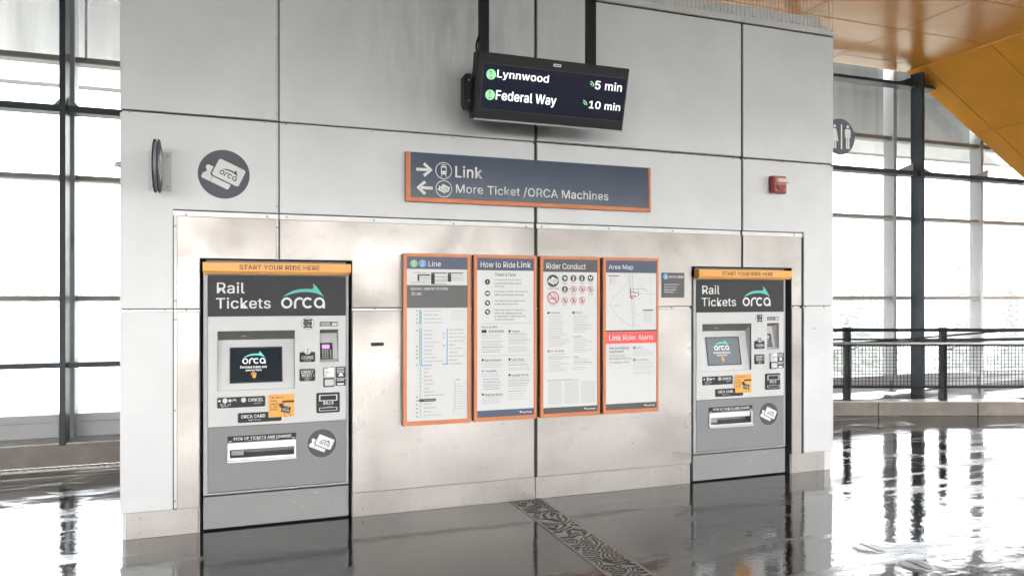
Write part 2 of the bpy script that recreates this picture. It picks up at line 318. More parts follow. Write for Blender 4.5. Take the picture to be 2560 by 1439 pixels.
class Art:
    def __init__(s): s.v = []; s.f = []; s.mi = []; s.m = []; s.xf = None
    def add(s, pts, faces, mat, layer):
        if mat not in s.m: s.m.append(mat)
        k = len(s.v); y = -.0012-.0007*layer
        for u, v in pts:
            if s.xf: u, v = s.xf(u, v)
            s.v.append((u, y, v))
        s.f += [tuple(i+k for i in f) for f in faces]; s.mi += [s.m.index(mat)]*len(faces); return s
    def poly(s, pts, mat, layer=0): return s.add(pts, [tuple(range(len(pts)))], mat, layer)
    def rect(s, b, mat, layer=0): u0, v0, u1, v1 = b; return s.poly([(u0, v0), (u1, v0), (u1, v1), (u0, v1)], mat, layer)
    def rrect(s, b, r, mat, layer=0): return s.poly(rr(*b, r), mat, layer)
    def circle(s, u, v, r, mat, layer=0, n=32): return s.poly(circ(u, v, r, n), mat, layer)
    def stroke(s, pts, w, mat, layer=0, closed=False, cap=False):
        n = len(pts); L = []; R = []
        for i in range(n):
            if closed: a = pts[i-1]; b = pts[(i+1) % n]
            else: a = pts[max(i-1, 0)]; b = pts[min(i+1, n-1)]
            dx, dy = b[0]-a[0], b[1]-a[1]; l = sqrt(dx*dx+dy*dy) or 1; nx, ny = -dy/l*w/2, dx/l*w/2
            L.append((pts[i][0]+nx, pts[i][1]+ny)); R.append((pts[i][0]-nx, pts[i][1]-ny))
        m = n if closed else n-1
        return s.add(L+R, [(n+i, n+(i+1) % n, (i+1) % n, i) for i in range(m)], mat, layer)
    def ring(s, u, v, r, w, mat, layer=0, n=32): return s.stroke(circ(u, v, r, n), w, mat, layer, True)
    def arc(s, u, v, r, a0, a1, w, mat, layer=0, n=12): return s.stroke([(u+r*cos(radians(a0+(a1-a0)*i/n)), v+r*sin(radians(a0+(a1-a0)*i/n))) for i in range(n+1)], w, mat, layer)
    def text(s, t, b, mat, layer=1, bold=0.0):      # fitted to the box; u1 None keeps the natural width
        vs, fs, asp = text_mesh(t, bold); u0, v0, u1, v1 = b
        if u1 is None: u1 = u0+(v1-v0)*asp
        h = (v1-v0)*bold*.75
        for k, (a, b_) in enumerate(((0, 0),) if not bold else ((-h, -h*.5), (h, -h*.5), (-h, h*.5), (h, h*.5))):
            s.add([(u0+(u1-u0)*x+a, v0+(v1-v0)*y+b_) for x, y in vs], fs, mat, layer+.07*k)
        return s
    def greek(s, u0, u1, v, h, mat, layer=1):       # a line of print too small to read: word-sized dashes
        u = u0
        while u < u1-h*.5:
            l = min(random.uniform(1.2, 6.5)*h, u1-u); s.rect((u, v, u+l, v+h*.55), mat, layer); u += l+h*.55
        return s
    def logo(s, u0, v0, u1, v1, mat, amat, layer=1):   # box of the four round letters; the swoosh arrow rises above it
        W = u1-u0; H = v1-v0
        def T(x, y): return (u0+(x-1165)/607*W, v0+(722-y)/154*H)
        sw = 31/607*W; old = s.xf
        def letter(pts, closed=False): s.stroke([T(*p) for p in pts], sw, mat, layer, closed)
        r = 61
        letter([(1243+r*cos(a), 645+r*sin(a)) for a in [2*pi*i/28 for i in range(28)]], True)
        letter([(1356, 721), (1356, 640)]+[(1417-r*cos(radians(a)), 645-r*sin(radians(a))) for a in range(10, 131, 12)])
        letter([(1530+r*cos(radians(a)), 645+r*sin(radians(a))) for a in range(42, 320, 12)])
        letter([(1690+r*cos(a), 645+r*sin(a)) for a in [2*pi*i/28 for i in range(28)]], True)
        letter([(1753, 721), (1753, 640)])
        P = [(1185, 568), (1250, 518), (1330, 478), (1420, 457), (1520, 453), (1585, 457), (1612, 436), (1601, 382), (1645, 415), (1700, 485), (1757, 568), (1700, 533), (1640, 512), (1560, 498), (1480, 495), (1400, 503), (1320, 520), (1250, 543)]
        s.poly([T(*p) for p in P][::-1], amat, layer+1); return s
    def badge(s, u, v, r, bgm, wm, dm, layer=0, rim=None):   # round ticket-and-card pictogram
        if rim: s.circle(u, v, r*1.04, rim, layer)
        s.circle(u, v, r, bgm, layer+1, 48)
        q = radians(-25)
        def frame(cx, cy):
            return lambda a, b: (u+r*(cx+a*cos(q)-b*sin(q)), v+r*(cy+a*sin(q)+b*cos(q)))
        old = s.xf
        s.xf = frame(-.235, -.13); s.poly(rr(-.60, -.31, .58, .31, .07), wm, layer+2); s.poly(circ(-.62, .03, .11, 12), bgm, layer+3)
        for k in range(4): s.poly(circ(-.20, -.27+.075*k, .022, 6), bgm, layer+3)
        s.xf = frame(.195, .075); s.poly(rr(-.64, -.44, .62, .44, .12), bgm, layer+4); s.poly(rr(-.58, -.385, .58, .385, .10), wm, layer+5)
        s.logo(-.34, -.22, .40, -.02, dm, dm, layer+6)
        s.xf = old; return s
    def build(s, name, parent, loc=(0, 0, 0)):
        me = bpy.data.meshes.new(name); me.from_pydata(s.v, [], s.f)
        for m in s.m: me.materials.append(m)
        for p, i in zip(me.polygons, s.mi): p.material_index = i
        me.update(); return link(name, me, parent, loc)

D = 5.5
# ================================================================== SETTING: floor, ceiling, ground
floor = empty('floor'); tag(floor, kind='structure')
MB().box(-30.2, 34.2, -24.2, 8.2, -.30, -.03).build('subfloor', M_joint, floor)
GX0, GX1 = 1.99, 2.25
xs = [-30, -12, -8.0, -3.95, GX0-.004, GX1+.004, 6.2, 10.2, 14.2, 18, 34]; ys = [-24, -8, -4, 0, 5.635, 7.68, 8.12]
for i in range(len(xs)-1):
    if i == 4: continue
    for j in range(len(ys)-1):
        MB().box(xs[i]+.004, xs[i+1]-.004, ys[j]+.004, ys[j+1]-.004, -.03, 0).build('floor_slab', M_floor, floor)
js = MB()
for y_ in ys[1:-1]:
    for a_, b_ in ((-30, GX0-.01), (GX1+.01, 34)): js.box(a_, b_, y_-.0035, y_+.0035, -.02, -.0008)
for x_ in (-12, -8.0, -3.95, 6.2, 10.2, 14.2): js.box(x_-.0035, x_+.0035, -24, 8.1, -.021, -.0012)
js.build('joint_strip', M_chrome, floor, kind='stuff')
MB().box(GX0, GX1, 5.645, 8.12, -.03, 0).build('floor_slab', M_floor, floor)

ceil = empty('ceiling', (0, 0, 4.95)); tag(ceil, kind='structure')
cx = [9.25-1.53*k for k in range(0, 5)]; cy = [8.32, 8.0, 7.0, 6.0, 5.0]
for i in range(len(cx)-1):
    for j in range(len(cy)-1):
        MB().box(cx[i+1]+.006, cx[i]-.006, cy[j+1]+.006, cy[j]-.006, 0, .03).build('ceiling_panel', M_cei, ceil, bevel=.002)
MB().box(cx[-1], 9.25, 5.0, 8.32, .035, .12).build('ceiling_backing', M_ceib, ceil)
MB().box(-30, 9.25, -24.0, 4.99, .0, .12).box(-30, cx[-1]-.01, 5.0, 8.32, 0, .12).build('unseen_grey_deck', M_deck, ceil)  # unseen ceiling behind the viewer, lengthened to lower the interior light
tag(MB().box(9.26, 34, -24, 8.4, 9.0, 9.3).build('added_upper_roof', M_deck), kind='structure')  # added unseen roof that stops light from above right
# added unseen enclosure: rear wall with opening band and ends, limiting daylight inside
rw = MB().box(-30, 34, -24.3, -24, 0, .5).box(-30, 34, -24.3, -24, 5.2, 9.2)
for k in range(17): rw.box(-30+k*4-.15, -30+k*4+.15, -24.25, -24.05, .5, 5.2)
tag(rw.build('added_rear_wall', M_deck), kind='structure')
tag(MB().box(-30.3, -30, -24.3, 8.4, 0, 5.2).build('added_end_wall', M_deck), kind='structure')
tag(MB().box(34, 34.3, -24.3, 8.4, 0, .5).build('added_end_wall', M_deck), kind='structure')
tag(MB().box(-30, -12.35, 8.4, 8.7, 0, 5.2).build('added_side_wall', M_deck), kind='structure')  # added, unseen: closes off daylight beside the windows
tag(MB().box(14.6, 34, 8.4, 8.7, 0, 9.2).build('added_side_wall', M_deck), kind='structure')
tag(MB().box(9.3, 14.6, 8.4, 8.7, 5.62, 9.2).build('added_upper_wall', M_deck), kind='structure')  # added, unseen: stops daylight entering above the windows
# sloping stair soffit falling to the right
sof = empty('stair_soffit', (9.25, 0, 4.95)); tag(sof, kind='structure')
sl_ = -.58; ln = sqrt(1+sl_*sl_)
def sofp(x, y, t): return (x-t*sl_/ln*-1*-1, y, x*sl_+t/ln)
sx = [0, 1.39, 2.78, 4.17, 5.56, 6.95]
for i in range(len(sx)-1):
    for j in range(len(cy)-1):
        a, b = sx[i]+.006, sx[i+1]-.006; c, d = cy[j+1]+.006, cy[j]-.006
        vs_ = [(x+.03*(-sl_/ln)*t, y, x*sl_+.03/ln*t) for t in (0, 1) for x, y in ((a, c), (b, c), (b, d), (a, d))]
        MB().add(vs_, [(3, 2, 1, 0), (4, 5, 6, 7), (0, 1, 5, 4), (1, 2, 6, 5), (2, 3, 7, 6), (3, 0, 4, 7)]).build('soffit_panel', M_sof, sof)
MB().add([(x+k*(-sl_/ln), y, x*sl_+k/ln) for k in (.036, .25) for x, y in ((0, 5), (6.95, 5), (6.95, 8.32), (0, 8.32))],
         [(3, 2, 1, 0), (4, 5, 6, 7), (0, 1, 5, 4), (1, 2, 6, 5), (2, 3, 7, 6), (3, 0, 4, 7)]).build('soffit_backing', M_ceib, sof)

g = MB().add([(-400, -400, -7), (400, -400, -7), (400, 500, -7), (-400, 500, -7)], [(0, 1, 2, 3)]).build('ground', M_ground); tag(g, kind='structure')

# ================================================================== concrete kerb, ramp, drain
k1 = empty('kerb'); tag(k1, kind='structure')
MB().box(-12, 7.28, 8.13, 8.60, 0.0, .205).build('kerb_face', M_conc, k1)
MB().box(-12, 7.28, 8.125, 8.60, .209, .222).build('kerb_top', M_conct, k1)
e = Vector((.94, -.342, 0)); nrm = Vector((.342, .94, 0)); O = Vector((7.56, 7.98, 0))
def KP(t, s, z): p = O+e*t+nrm*s; return (p.x, p.y, z)
def kbox(mb, t0, t1, s0, s1, z0, z1):
    return mb.add([KP(t0, s0, z0), KP(t1, s0, z0), KP(t1, s1, z0), KP(t0, s1, z0), KP(t0, s0, z1), KP(t1, s0, z1), KP(t1, s1, z1), KP(t0, s1, z1)],
                  [(0, 3, 2, 1), (4, 5, 6, 7), (0, 1, 5, 4), (1, 2, 6, 5), (2, 3, 7, 6), (3, 0, 4, 7)])
k2 = empty('ramp_kerb'); tag(k2, kind='structure')
tt = [-.25, .62, 1.98, 3.3, 4.7, 6.1, 7.5]
for a, b in zip(tt, tt[1:]): kbox(MB(), a+.004, b-.004, 0, .25, 0, .185).build('kerb_block', M_conc, k2, bevel=.006)
kbox(MB(), -.25, 7.5, 0, .25, .1855, .198).build('kerb_top', M_conct, k2)
# ramp rising to the right behind the railing
rp = MB(); rp.add([KP(-.2, .26, -.02), KP(7.5, .26, -.02), (14.8, 8.6, -.02), (7.3, 8.6, -.02), KP(-.2, .26, .10), KP(7.5, .26, .42), (14.8, 8.6, .42), (7.3, 8.6, .10)],
                  [(0, 3, 2, 1), (4, 5, 6, 7), (0, 1, 5, 4), (1, 2, 6, 5), (2, 3, 7, 6), (3, 0, 4, 7)])
tag(rp.build('ramp', M_floor), kind='structure')
dr = MB()
for i in range(330): x = -11.9+i*.055; dr.box(x, x+.03, 7.985, 8.05, .002, .014)
dr.box(-12, 6.3, 7.965, 7.98, .001, .008).box(-12, 6.3, 8.055, 8.07, .001, .008)
tag(dr.build('slot_drain', M_iron), 'long narrow slotted steel drain running along the foot of the left kerb', 'drain')

# ================================================================== glazed wall behind
WY = 8.45
gw = empty('glazed_wall', (0, WY, 0), 'tall aluminium framed window wall of misted panes behind the kiosk', 'window wall')
zr = [(.46, 1.575), (1.63, 2.775), (2.83, 3.95), (4.01, 5.6)]
mx0 = -1.60
sh = {}
for k in range(-6, 10):
    x = mx0+1.787*k
    if 'm' not in sh: sh['m'] = MB().box(-.03, .03, -.06, .13, .20, 5.6).mesh('mullion', M_alu)
    link('mullion', sh['m'], gw, (x, 0, 0))
    if k < 9:
        for z0, z1 in zr:
            kk = ('p', z0)
            if kk not in sh: sh[kk] = MB().box(.034, 1.753, .075, .083, z0, z1).mesh('pane', M_glass)
            link('pane', sh[kk], gw, (x, 0, 0))
        for z0, z1 in ((1.575, 1.63), (2.775, 2.83), (3.95, 4.01)):
            kk = ('t', z0)
            if kk not in sh:
                sh[kk] = MB().box(.031, 1.756, -.03, .12, z0, z1).mesh('transom', M_alu)
                sh[('g', z0)] = MB().box(.034, 1.753, -.033, -.031, z0+.012, z1-.002).mesh('transom_cap', M_alub)
            t = link('transom', sh[kk], gw, (x, 0, 0)); link('transom_cap', sh[('g', z0)], t)
        if 'b' not in sh: sh['b'] = MB().box(.031, 1.756, -.03, .12, .38, .455).box(.031, 1.756, .0, .12, .225, .37).mesh('bottom_rail', M_alu)
        link('bottom_rail', sh['b'], gw, (x, 0, 0))
sf = empty('steel_frame', (0, 8.2, 0), 'dark painted steel posts and flat beams standing in front of the window wall', 'steel frame')
for x0 in (-12.59, -7.12, -1.645, 3.84, 9.32):
    pz = .20 if x0 < 7 else .16
    MB().box(x0, x0+.052, -.10, .10, pz, 4.94).build('post', M_steel, sf, bevel=.003)
for z0, z1 in ((.935, .985), (3.40, 3.465), (4.70, 4.745)):
    MB().box(-12.6, 14.5, -.03, .155, z0, z1).build('beam', M_steel, sf, bevel=.003)
for x0 in (-1.645, 9.32, 10.86, 3.84):
    for z0 in (3.465, 4.745):
        for sgn in ((-1, 1) if x0 < 10 else (-1,)):
            xx = x0+.026+.03*sgn
            gl_ = .34 if x0 > 0 else .09
            pts = [(xx, z0+.001), (xx, z0+(.13 if x0 > 0 else .10)), (xx+sgn*gl_, z0+.001)]
            if sgn < 0: pts = pts
            else: pts = pts[::-1]
            MB().prism(pts, .045, .057).build('gusset', M_alu if z0 < 4 else M_steel, sf)

# ================================================================== kiosk (the panelled block)
kb = empty('kiosk_wall', (0, D, 0), 'grey panelled metal wall block holding the ticket machines and signs', 'wall')
def KB(): return MB((0, D, 0))
OL = (-.278, .753); OR = (3.66, 4.735); OT = 1.883
holes = [(OL[0], OL[1], -1, OT), (OR[0], OR[1], -1, OT)]
KB().grid(-.755, 5.205, .0, 4.10, D+.022, D+.42, holes).build('wall_core', M_chan, kb)
KB().box(-.755, 5.205, D+.42, 7.4, 0, 4.10).build('wall_body', M_body, kb)
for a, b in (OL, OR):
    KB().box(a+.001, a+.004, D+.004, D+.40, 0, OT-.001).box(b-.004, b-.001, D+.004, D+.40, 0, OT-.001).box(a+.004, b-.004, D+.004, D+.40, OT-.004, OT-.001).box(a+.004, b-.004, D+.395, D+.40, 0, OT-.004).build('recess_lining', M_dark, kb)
def panel(x0, x1, z0, z1, hs=(), m=M_panel, y=0.0):
    KB().grid(x0, x1, z0, z1, D+y, D+y+.0205, hs).build('panel', m, kb, bevel=.0025)
for x0, x1, dz in ((-.766, .224, .0), (.246, 2.191, -.004), (2.217, 4.177, .003), (4.199, 5.215, 0)): panel(x0, x1, 2.867+dz, 4.050, y=random.uniform(-.001, .001))
panel(-.766, .224, 1.539, 2.842, [(-.446, 9, 0, 2.212)]); panel(.246, 2.191, 2.212, 2.838, y=.001); panel(2.217, 4.177, 2.212, 2.842, y=-.001)
panel(4.199, 5.215, 1.539, 2.843, [(0, 4.874, 0, 2.212)])
panel(-.766, -.446, .178, 1.517); panel(4.874, 5.215, .178, 1.517)
h2 = [(OL[0], OL[1], 0, OT), (OR[0], OR[1], 0, OT)]
for x0, x1 in ((-.421, .224), (.246, 2.191), (2.217, 4.177), (4.199, 4.845)): panel(x0, x1, 1.539, 2.168, h2, M_ss, y=random.uniform(-.0015, .0015))
for x0, x1 in ((-.421, -.280), (.755, 2.191), (2.217, 3.658), (4.737, 4.845)): panel(x0, x1, .178, 1.517, (), M_ss, y=random.uniform(-.0015, .0015))
for x0, x1 in ((-.73, -.285), (.757, 2.203), (2.207, 3.652), (4.722, 5.12)):
    KB().box(x0, x1, D+.008, D+.021, 0.0, .176).build('plinth_panel', M_ss, kb, bevel=.002)
for x0, x1, zb_ in ((2.1915, 2.2165, .18), (4.1775, 4.1985, OT)):
    KB().box(x0, x1, D+.012, D+.0213, zb_, 4.05).build('seam_shade_strip', M_dark, kb)  # dark strips painted in for the shade deep in the seams
KB().box(.2385, .2455, D+.010, D+.0213, OT, 4.05).box(4.846, 4.8735, D+.012, D+.0212, .18, 2.168).box(-.446, -.4405, D+.010, D+.0212, .18, 2.17).build('seam_shade_strip', M_dark, kb)
KB().box(-.76, 5.21, D+.012, D+.0212, 2.857, 2.8665).box(-.446, 4.874, D+.0125, D+.0211, 2.2045, 2.2115).box(-.76, OL[0], D+.012, D+.0210, 1.533, 1.5385).box(OL[1], OR[0], D+.012, D+.0210, 1.533, 1.5385).box(OR[1], 5.21, D+.012, D+.0210, 1.533, 1.5385).build('seam_shade_strip', M_dark, kb)  # dark strips standing in for the shadow along each seam's upper edge
KB().box(-.73, -.285, D+.004, D+.0212, .1765, .1795).box(.757, 3.652, D+.004, D+.0212, .1765, .1795).box(4.722, 5.12, D+.004, D+.0212, .1765, .1795).build('seam_shade_strip', M_dark, kb)  # dark line standing in for the shadow gap above the plinth
# channel strips seen in the seams
KB().box(-.446, 4.874, D+.013, D+.0215, 2.170, 2.210).box(-.444, -.423, D+.013, D+.0212, .18, 2.169).build('seam_strip', M_chan, kb)
KB().box(-.76, 5.21, D+.02, D+.5, 4.10, 4.135).box(-.70, 5.15, D+.10, D+.45, 4.136, 4.26).build('coping', M_chan, kb)
KB().box(-.77, 5.22, D-.012, D+.03, 4.062, 4.098).build('top_channel', M_chan, kb, bevel=.003)
KB().box(-.76, 5.21, D+.004, D+.0215, 4.051, 4.061).build('top_gap', M_dark, kb)
sc = KB()
pw = Plane((0, D, 0))
def screw(px, py, y, r=.0085):
    u, v = pw.uv(px, py); sc.tube((u, D+y+.004, v), (u, D+y-.004, v), r, 8); sc.tube((u, D+y-.004, v), (u, D+y-.0065, v), r, 8, r*.55)
for p in ((323, 277), (662, 306.5), (716, 309), (1317, 358), (1356, 361), (1836, 395.6), (1866, 396.5), (1960, 404), (691, 284), (690, 331), (692, 515), (694, 568), (690, 97), (323, 775), (411, 775.6), (465, 775), (938, 771),
          (1682, 768), (1986, 767), (2017, 767), (2064, 767), (934, 329), (1134, 344), (1524, 373), (1684, 384)): screw(*p, .02)
for p in ((465, 536), (668.5, 541), (717.6, 541.6), (936, 550), (1135, 559), (1317, 565.5), (1356, 565.8), (1523, 571), (1683, 577), (1988, 586.5), (438, 752), (438, 799), (438, 565), (437, 1026), (437, 1253)): screw(*p, .012)
for p in ((350, 1297), (350, 1333), (462, 1287), (462, 1321.5), (908, 1243), (908, 1274), (1314, 1203.5), (1314, 1233), (1362, 1200), (1362, 1230), (1706, 1173), (1706, 1200.6), (1990, 1147), (1991, 1173), (2044, 1141), (2045, 1167)): screw(*p, .008, .0075)
sc.build('screw_heads', M_screw, kb, kind='stuff')
# lock slot and two holes
u0, v0, u1, v1 = pw.box(927, 856, 960, 864)
KB().prism(rr(u0, v0, u1, v1, .010), D-.003, D+.001).build('lock_slot', M_dark, kb)
hh = KB()
for px in (2032, 2038): u, v = pw.uv(px, 821); hh.tube((u, D-.002, v), (u, D+.001, v), .005, 10)
hh.build('drill_holes', M_dark, kb)

# netting over the top of the block
nw = MB(); rr_ = .0012
def wire(a, b): nw.tube(a, b, rr_, 3, caps=False)
NYF = D+.03; x = -.74
while x < 5.22:
    j = random.uniform(-.01, .01); wire((x, NYF, 4.10+random.uniform(0, .03)), (x+j*.6, NYF, 4.94)); x += .043+random.uniform(-.006, .006)
for zz in (4.135, 4.30, 4.42, 4.55, 4.68, 4.81):
    x = -.74
    while x < 5.2: wire((x, NYF, zz+random.uniform(-.012, .012)), (x+.13, NYF, zz+random.uniform(-.012, .012))); x += .13
y = NYF
while y < 7.4: wire((5.235, y, 4.11), (5.235, y, 4.94)); y += .05
for zz in (4.15, 4.4, 4.6, 4.8): wire((5.235, NYF, zz), (5.235, 7.4, zz))
x = -.7
while x < 5.2:
    a = random.uniform(0, pi); wire((x, NYF-.004, 4.125), (x+cos(a)*.05, NYF-.012, 4.125+sin(a)*.05)); x += random.uniform(.02, .06)
tag(nw.build('bird_netting', M_wire), 'fine wire bird netting stretched from the kiosk top up to the ceiling', 'netting')

# ================================================================== ticket machines
MY = 5.52; MX0 = -.257
mach = empty('ticket_machine', (MX0, MY, 0))
pm = Plane((MX0, MY, 0)); mb = lambda *a: pm.box(*a)
MW = .988
scl = MW/.978
def q(b): return (b[0]*scl, b[1], b[2]*scl, b[3])
def mq(*a): return q(pm.box(*a))
SR = mq(543.3, 827.8, 734.7, 969)       # screen recess opening
KR = mq(797, 823.5, 842, 903)            # keypad recess opening
TR = mq(574, 1110, 733, 1133)            # change tray opening
hol = [(SR[0], SR[2], SR[1], SR[3]), (KR[0], KR[2], KR[1], KR[3]), (TR[0], TR[2], TR[1], TR[3])]
MB().box(.02, MW-.02, .12, .38, .02, 1.80).build('cabinet', M_body, mach)
MB().grid(0, MW, .247, 1.79, 0, .10, [(.030, MW-.020, .262, 1.768)]).build('door_frame', M_frame, mach, bevel=.003)
MB().box(0, MW, .004, .12, .012, .236).build('base_panel', M_base, mach, bevel=.003)
MB().box(.031, MW-.021, -.002, .10, 1.484, 1.767).build('header_panel', M_hdr, mach, bevel=.002)
MB().grid(.031, MW-.021, .717, 1.482, -.002, .02, hol).build('control_panel', M_white, mach, bevel=.0015)
MB().grid(.031, MW-.021, .266, .715, -.001, .02, hol).build('lower_panel', M_grey, mach, bevel=.0015)
# screen recess: sloping shelf with the touch screen, dark hood strip, side walls
u0, v0, u1, v1 = SR; dp = .085; zs = v1-.066
rc = MB(); rc.add([(u0, .018, v0), (u1, .018, v0), (u1, dp, zs), (u0, dp, zs)], [(0, 1, 2, 3)])
rc.add([(u0, .018, v0), (u0, dp, zs), (u0, dp, v1), (u0, .0, v1), (u0, 0, v0)], [(0, 1, 2, 3, 4)])
rc.add([(u1, .018, v0), (u1, dp, zs), (u1, dp, v1), (u1, .0, v1), (u1, 0, v0)], [(4, 3, 2, 1, 0)])
sr = rc.build('screen_recess', M_white, mach)
hd = MB().add([(u0, dp, zs), (u1, dp, zs), (u1, 0, v1), (u0, 0, v1)], [(0, 1, 2, 3)]).build('recess_hood', M_hood, mach)
Art().rect((u0+.155, v1-.040, u0+.19, v1-.037), M_pw, 0).build('hood_mark', hd, (0, .038, -.0))
# tilted touch screen on the shelf
tilt = atan2(dp-.018, zs-v0)
so_ = Vector((MX0+u0, MY+.018, v0)); ps = Plane(so_, (1, 0, 0), (0, sin(tilt), cos(tilt)))
def sq(*a): b = ps.box(*a); return (b[0]*scl, b[1], b[2]*scl, b[3])
ts = empty('touch_screen', (u0, .018, v0), rot=(-tilt, 0, 0)); ts.parent = mach
b = sq(577, 871, 702, 951)
MB().grid(b[0]-.008, b[2]+.008, b[1]-.008, b[3]+.008, -.004, .002, [(b[0], b[2], b[1], b[3])]).build('screen_bezel', M_ink, ts)
MB().box(b[0], b[2], -.001, .003, b[1], b[3]).build('display', M_tscr, ts)
A = Art(); lb = sq(605, 895, 663, 908)
A.logo(*lb, M_tw, M_tt, 1)
A.text('Purchase tickets and', sq(600.5, 914, 665, 918.5), M_tw, 1, .03); A.text('passes here.', sq(614, 922.5, 654, 927), M_tw, 1, .03)
hb = sq(628, 932, 639, 944); cxh = (hb[0]+hb[2])/2
A.rrect((hb[0]+.006, hb[1], hb[2], hb[1]+.028), .008, M_orange, 1).rect((cxh-.005, hb[1]+.02, cxh+.003, hb[3]), M_orange, 1).arc(cxh, hb[3]-.012, .017, 0, 180, .006, M_orange, 1)
A.build('screen_print', ts)
# header lettering
A = Art(); A.text('Rail', mq(542.4, 705.4, 610, 733), M_pw, 1, .025); A.text('Tickets', mq(540.2, 743.9, 674.6, 770.4), M_pw, 1, .025)
A.logo(*mq(700.5, 742.6, 810, 770.4), M_pw, M_teal, 1); A.build('header_lettering', mach, (0, -.002, 0))
# orange cap bar over the machine
bar = MB().box(-.001, MW+.006, -.090, -.008, 1.790, 1.856).box(.0, MW, -.075, -.008, 1.777, 1.7895).build('cap_bar', M_orange, mach, bevel=.004)
pb = Plane((MX0, MY-.090, 0)); bb = pb.box(598.4, 661.7, 799, 674.3)
Art().text('START YOUR RIDE HERE', (bb[0], 1.807, bb[2], 1.838), M_ink, 1, .022).build('cap_lettering', bar, (0, -.090, 0))
MB().box(.02, MW-.02, .0, .3, 1.86, 1.872).build('light_strip', M_hood, mach)
# round face sticker and payment label above the keypad
u, v = pm.uv(767, 808); u *= scl
Art().circle(u, v, .044, M_ink, 0).circle(u, v, .041, M_pw, 1).poly(circ(u-.012, v+.002, .022, 12), M_inkg, 2).poly(circ(u+.018, v, .013, 10, .02), M_inkg, 2).rect((u-.028, v-.032, u+.028, v-.02), M_ink, 2).rect((u-.030, v+.020, u+.030, v+.031), M_ink, 2).build('round_sticker', mach, (0, -.002, 0))
b = mq(796.5, 804, 840.5, 814.5); A = Art().rect(b, M_ink, 0); h_ = b[3]-b[1]
for k in range(3): A.rect((b[0]+.005, b[1]+h_*(.15+.27*k), b[0]+(b[2]-b[0])*.60, b[1]+h_*(.25+.27*k)), M_pw, 1)
A.rect((b[0]+(b[2]-b[0])*.68, b[1]+h_*.15, b[2]-.005, b[1]+h_*.55), M_pw, 1).rect((b[0]+(b[2]-b[0])*.68, b[1]+h_*.70, b[2]-.005, b[1]+h_*.85), M_pw, 1)
A.build('card_label', mach, (0, -.002, 0))
# keypad niche
u0, v0, u1, v1 = KR
kn = MB(); kn.add([(u0, .05, v0+.02), (u1, .05, v0+.02), (u1, .095, v1-.03), (u0, .095, v1-.03)], [(0, 1, 2, 3)])
kn.add([(u0, 0, v0), (u1, 0, v0), (u1, .05, v0+.02), (u0, .05, v0+.02)], [(0, 1, 2, 3)])
kn.add([(u0, 0, v0), (u0, .05, v0+.02), (u0, .095, v1-.03), (u0, .095, v1), (u0, 0, v1)], [(0, 1, 2, 3, 4)])
kn.add([(u1, 0, v0), (u1, .05, v0+.02), (u1, .095, v1-.03), (u1, .095, v1), (u1, 0, v1)], [(4, 3, 2, 1, 0)])
kno = kn.build('keypad_niche', M_white, mach)
MB().add([(u0, .095, v1-.03), (u1, .095, v1-.03), (u1, 0, v1), (u0, 0, v1)], [(0, 1, 2, 3)]).build('niche_hood', M_hood, mach)
MB().box(u0-.006, u1+.006, -.012, -.003, v0-.022, v0-.003).build('niche_lip', M_white, mach, bevel=.003)
kt = atan2(.045, v1-v0-.05)
kp = empty('keypad', (u0, .05, v0+.02), rot=(-kt, 0, 0)); kp.parent = mach
pk = Plane((MX0+u0, MY+.05, v0+.02), (1, 0, 0), (0, sin(kt), cos(kt))); b = pk.box(800, 857, 831.5, 896.5)
MB().box(b[0], b[2], -.010, .004, b[1], b[3]).build('keypad_body', M_lbl, kp, bevel=.002)
bw, bh = b[2]-b[0], b[3]-b[1]
Art().rect((b[0]+bw*.14, b[3]-bh*.38, b[0]+bw*.76, b[3]-bh*.12), M_lcd, 0).build('keypad_display', kp, (0, -.010, 0))
km = None
for r_ in range(4):
    for c_ in range(4):
        kx = b[0]+bw*(.14+.19*c_+(.06 if c_ == 3 else 0)); kz = b[1]+bh*(.05+.14*r_)
        if km is None: km = MB().box(0, bw*.13, -.015, -.010, 0, bh*.09).mesh('key', M_key)
        link('key', km, kp, (kx, 0, kz))
# label plates
def plate(name, bx, r=.010, th=.006, m=M_lbl, rim=True):
    u0, v0, u1, v1 = bx
    return MB().prism(rr(u0, v0, u1, v1, r), -.002-th, -.001).build(name, m, mach, bevel=.0015)
def braille(A, u0, u1, v, mat=M_pw, s=.004):
    u = u0
    while u < u1:
        for k in range(2):
            if random.random() < .7: A.rect((u, v-k*s*1.3, u+s*.8, v-k*s*1.3+s*.8), mat, 1)
        u += s*1.5
YP = (0, -.008, 0)
b = mq(746.5, 879.5, 785, 903.5); p_ = plate('coin_plate', b); A = Art(); A.text('COINS', mq(751.5, 889.5, 780, 896.5), M_pw, 1, .03); braille(A, b[0]+.03, b[2]-.03, b[1]+.012); A.build('lettering', p_, YP)
u, v = pm.uv(766, 876.5); u *= scl
MB().tube((u, -.004, v), (u, -.016, v), .024, 20).build('coin_slot', M_key, mach); Art().rect((u-.0022, v-.018, u+.0022, v+.018), M_ink, 0).build('slot_mark', mach, (0, -.0165, 0))
b = mq(746.5, 922, 785, 951); p_ = plate('credit_plate', b); A = Art(); A.text('CREDIT', mq(750, 925.5, 781, 932), M_pw, 1, .03); A.text('DEBIT', mq(752.5, 934.5, 777, 940.5), M_pw, 1, .03)
u, v = pm.uv(782, 937.5); u *= scl; A.stroke([(u-.005, v+.008), (u+.002, v), (u-.005, v-.008)], .003, M_pw, 1); braille(A, b[0]+.03, b[2]-.03, b[1]+.022); braille(A, b[0]+.03, b[2]-.04, b[1]+.010); A.build('lettering', p_, YP)
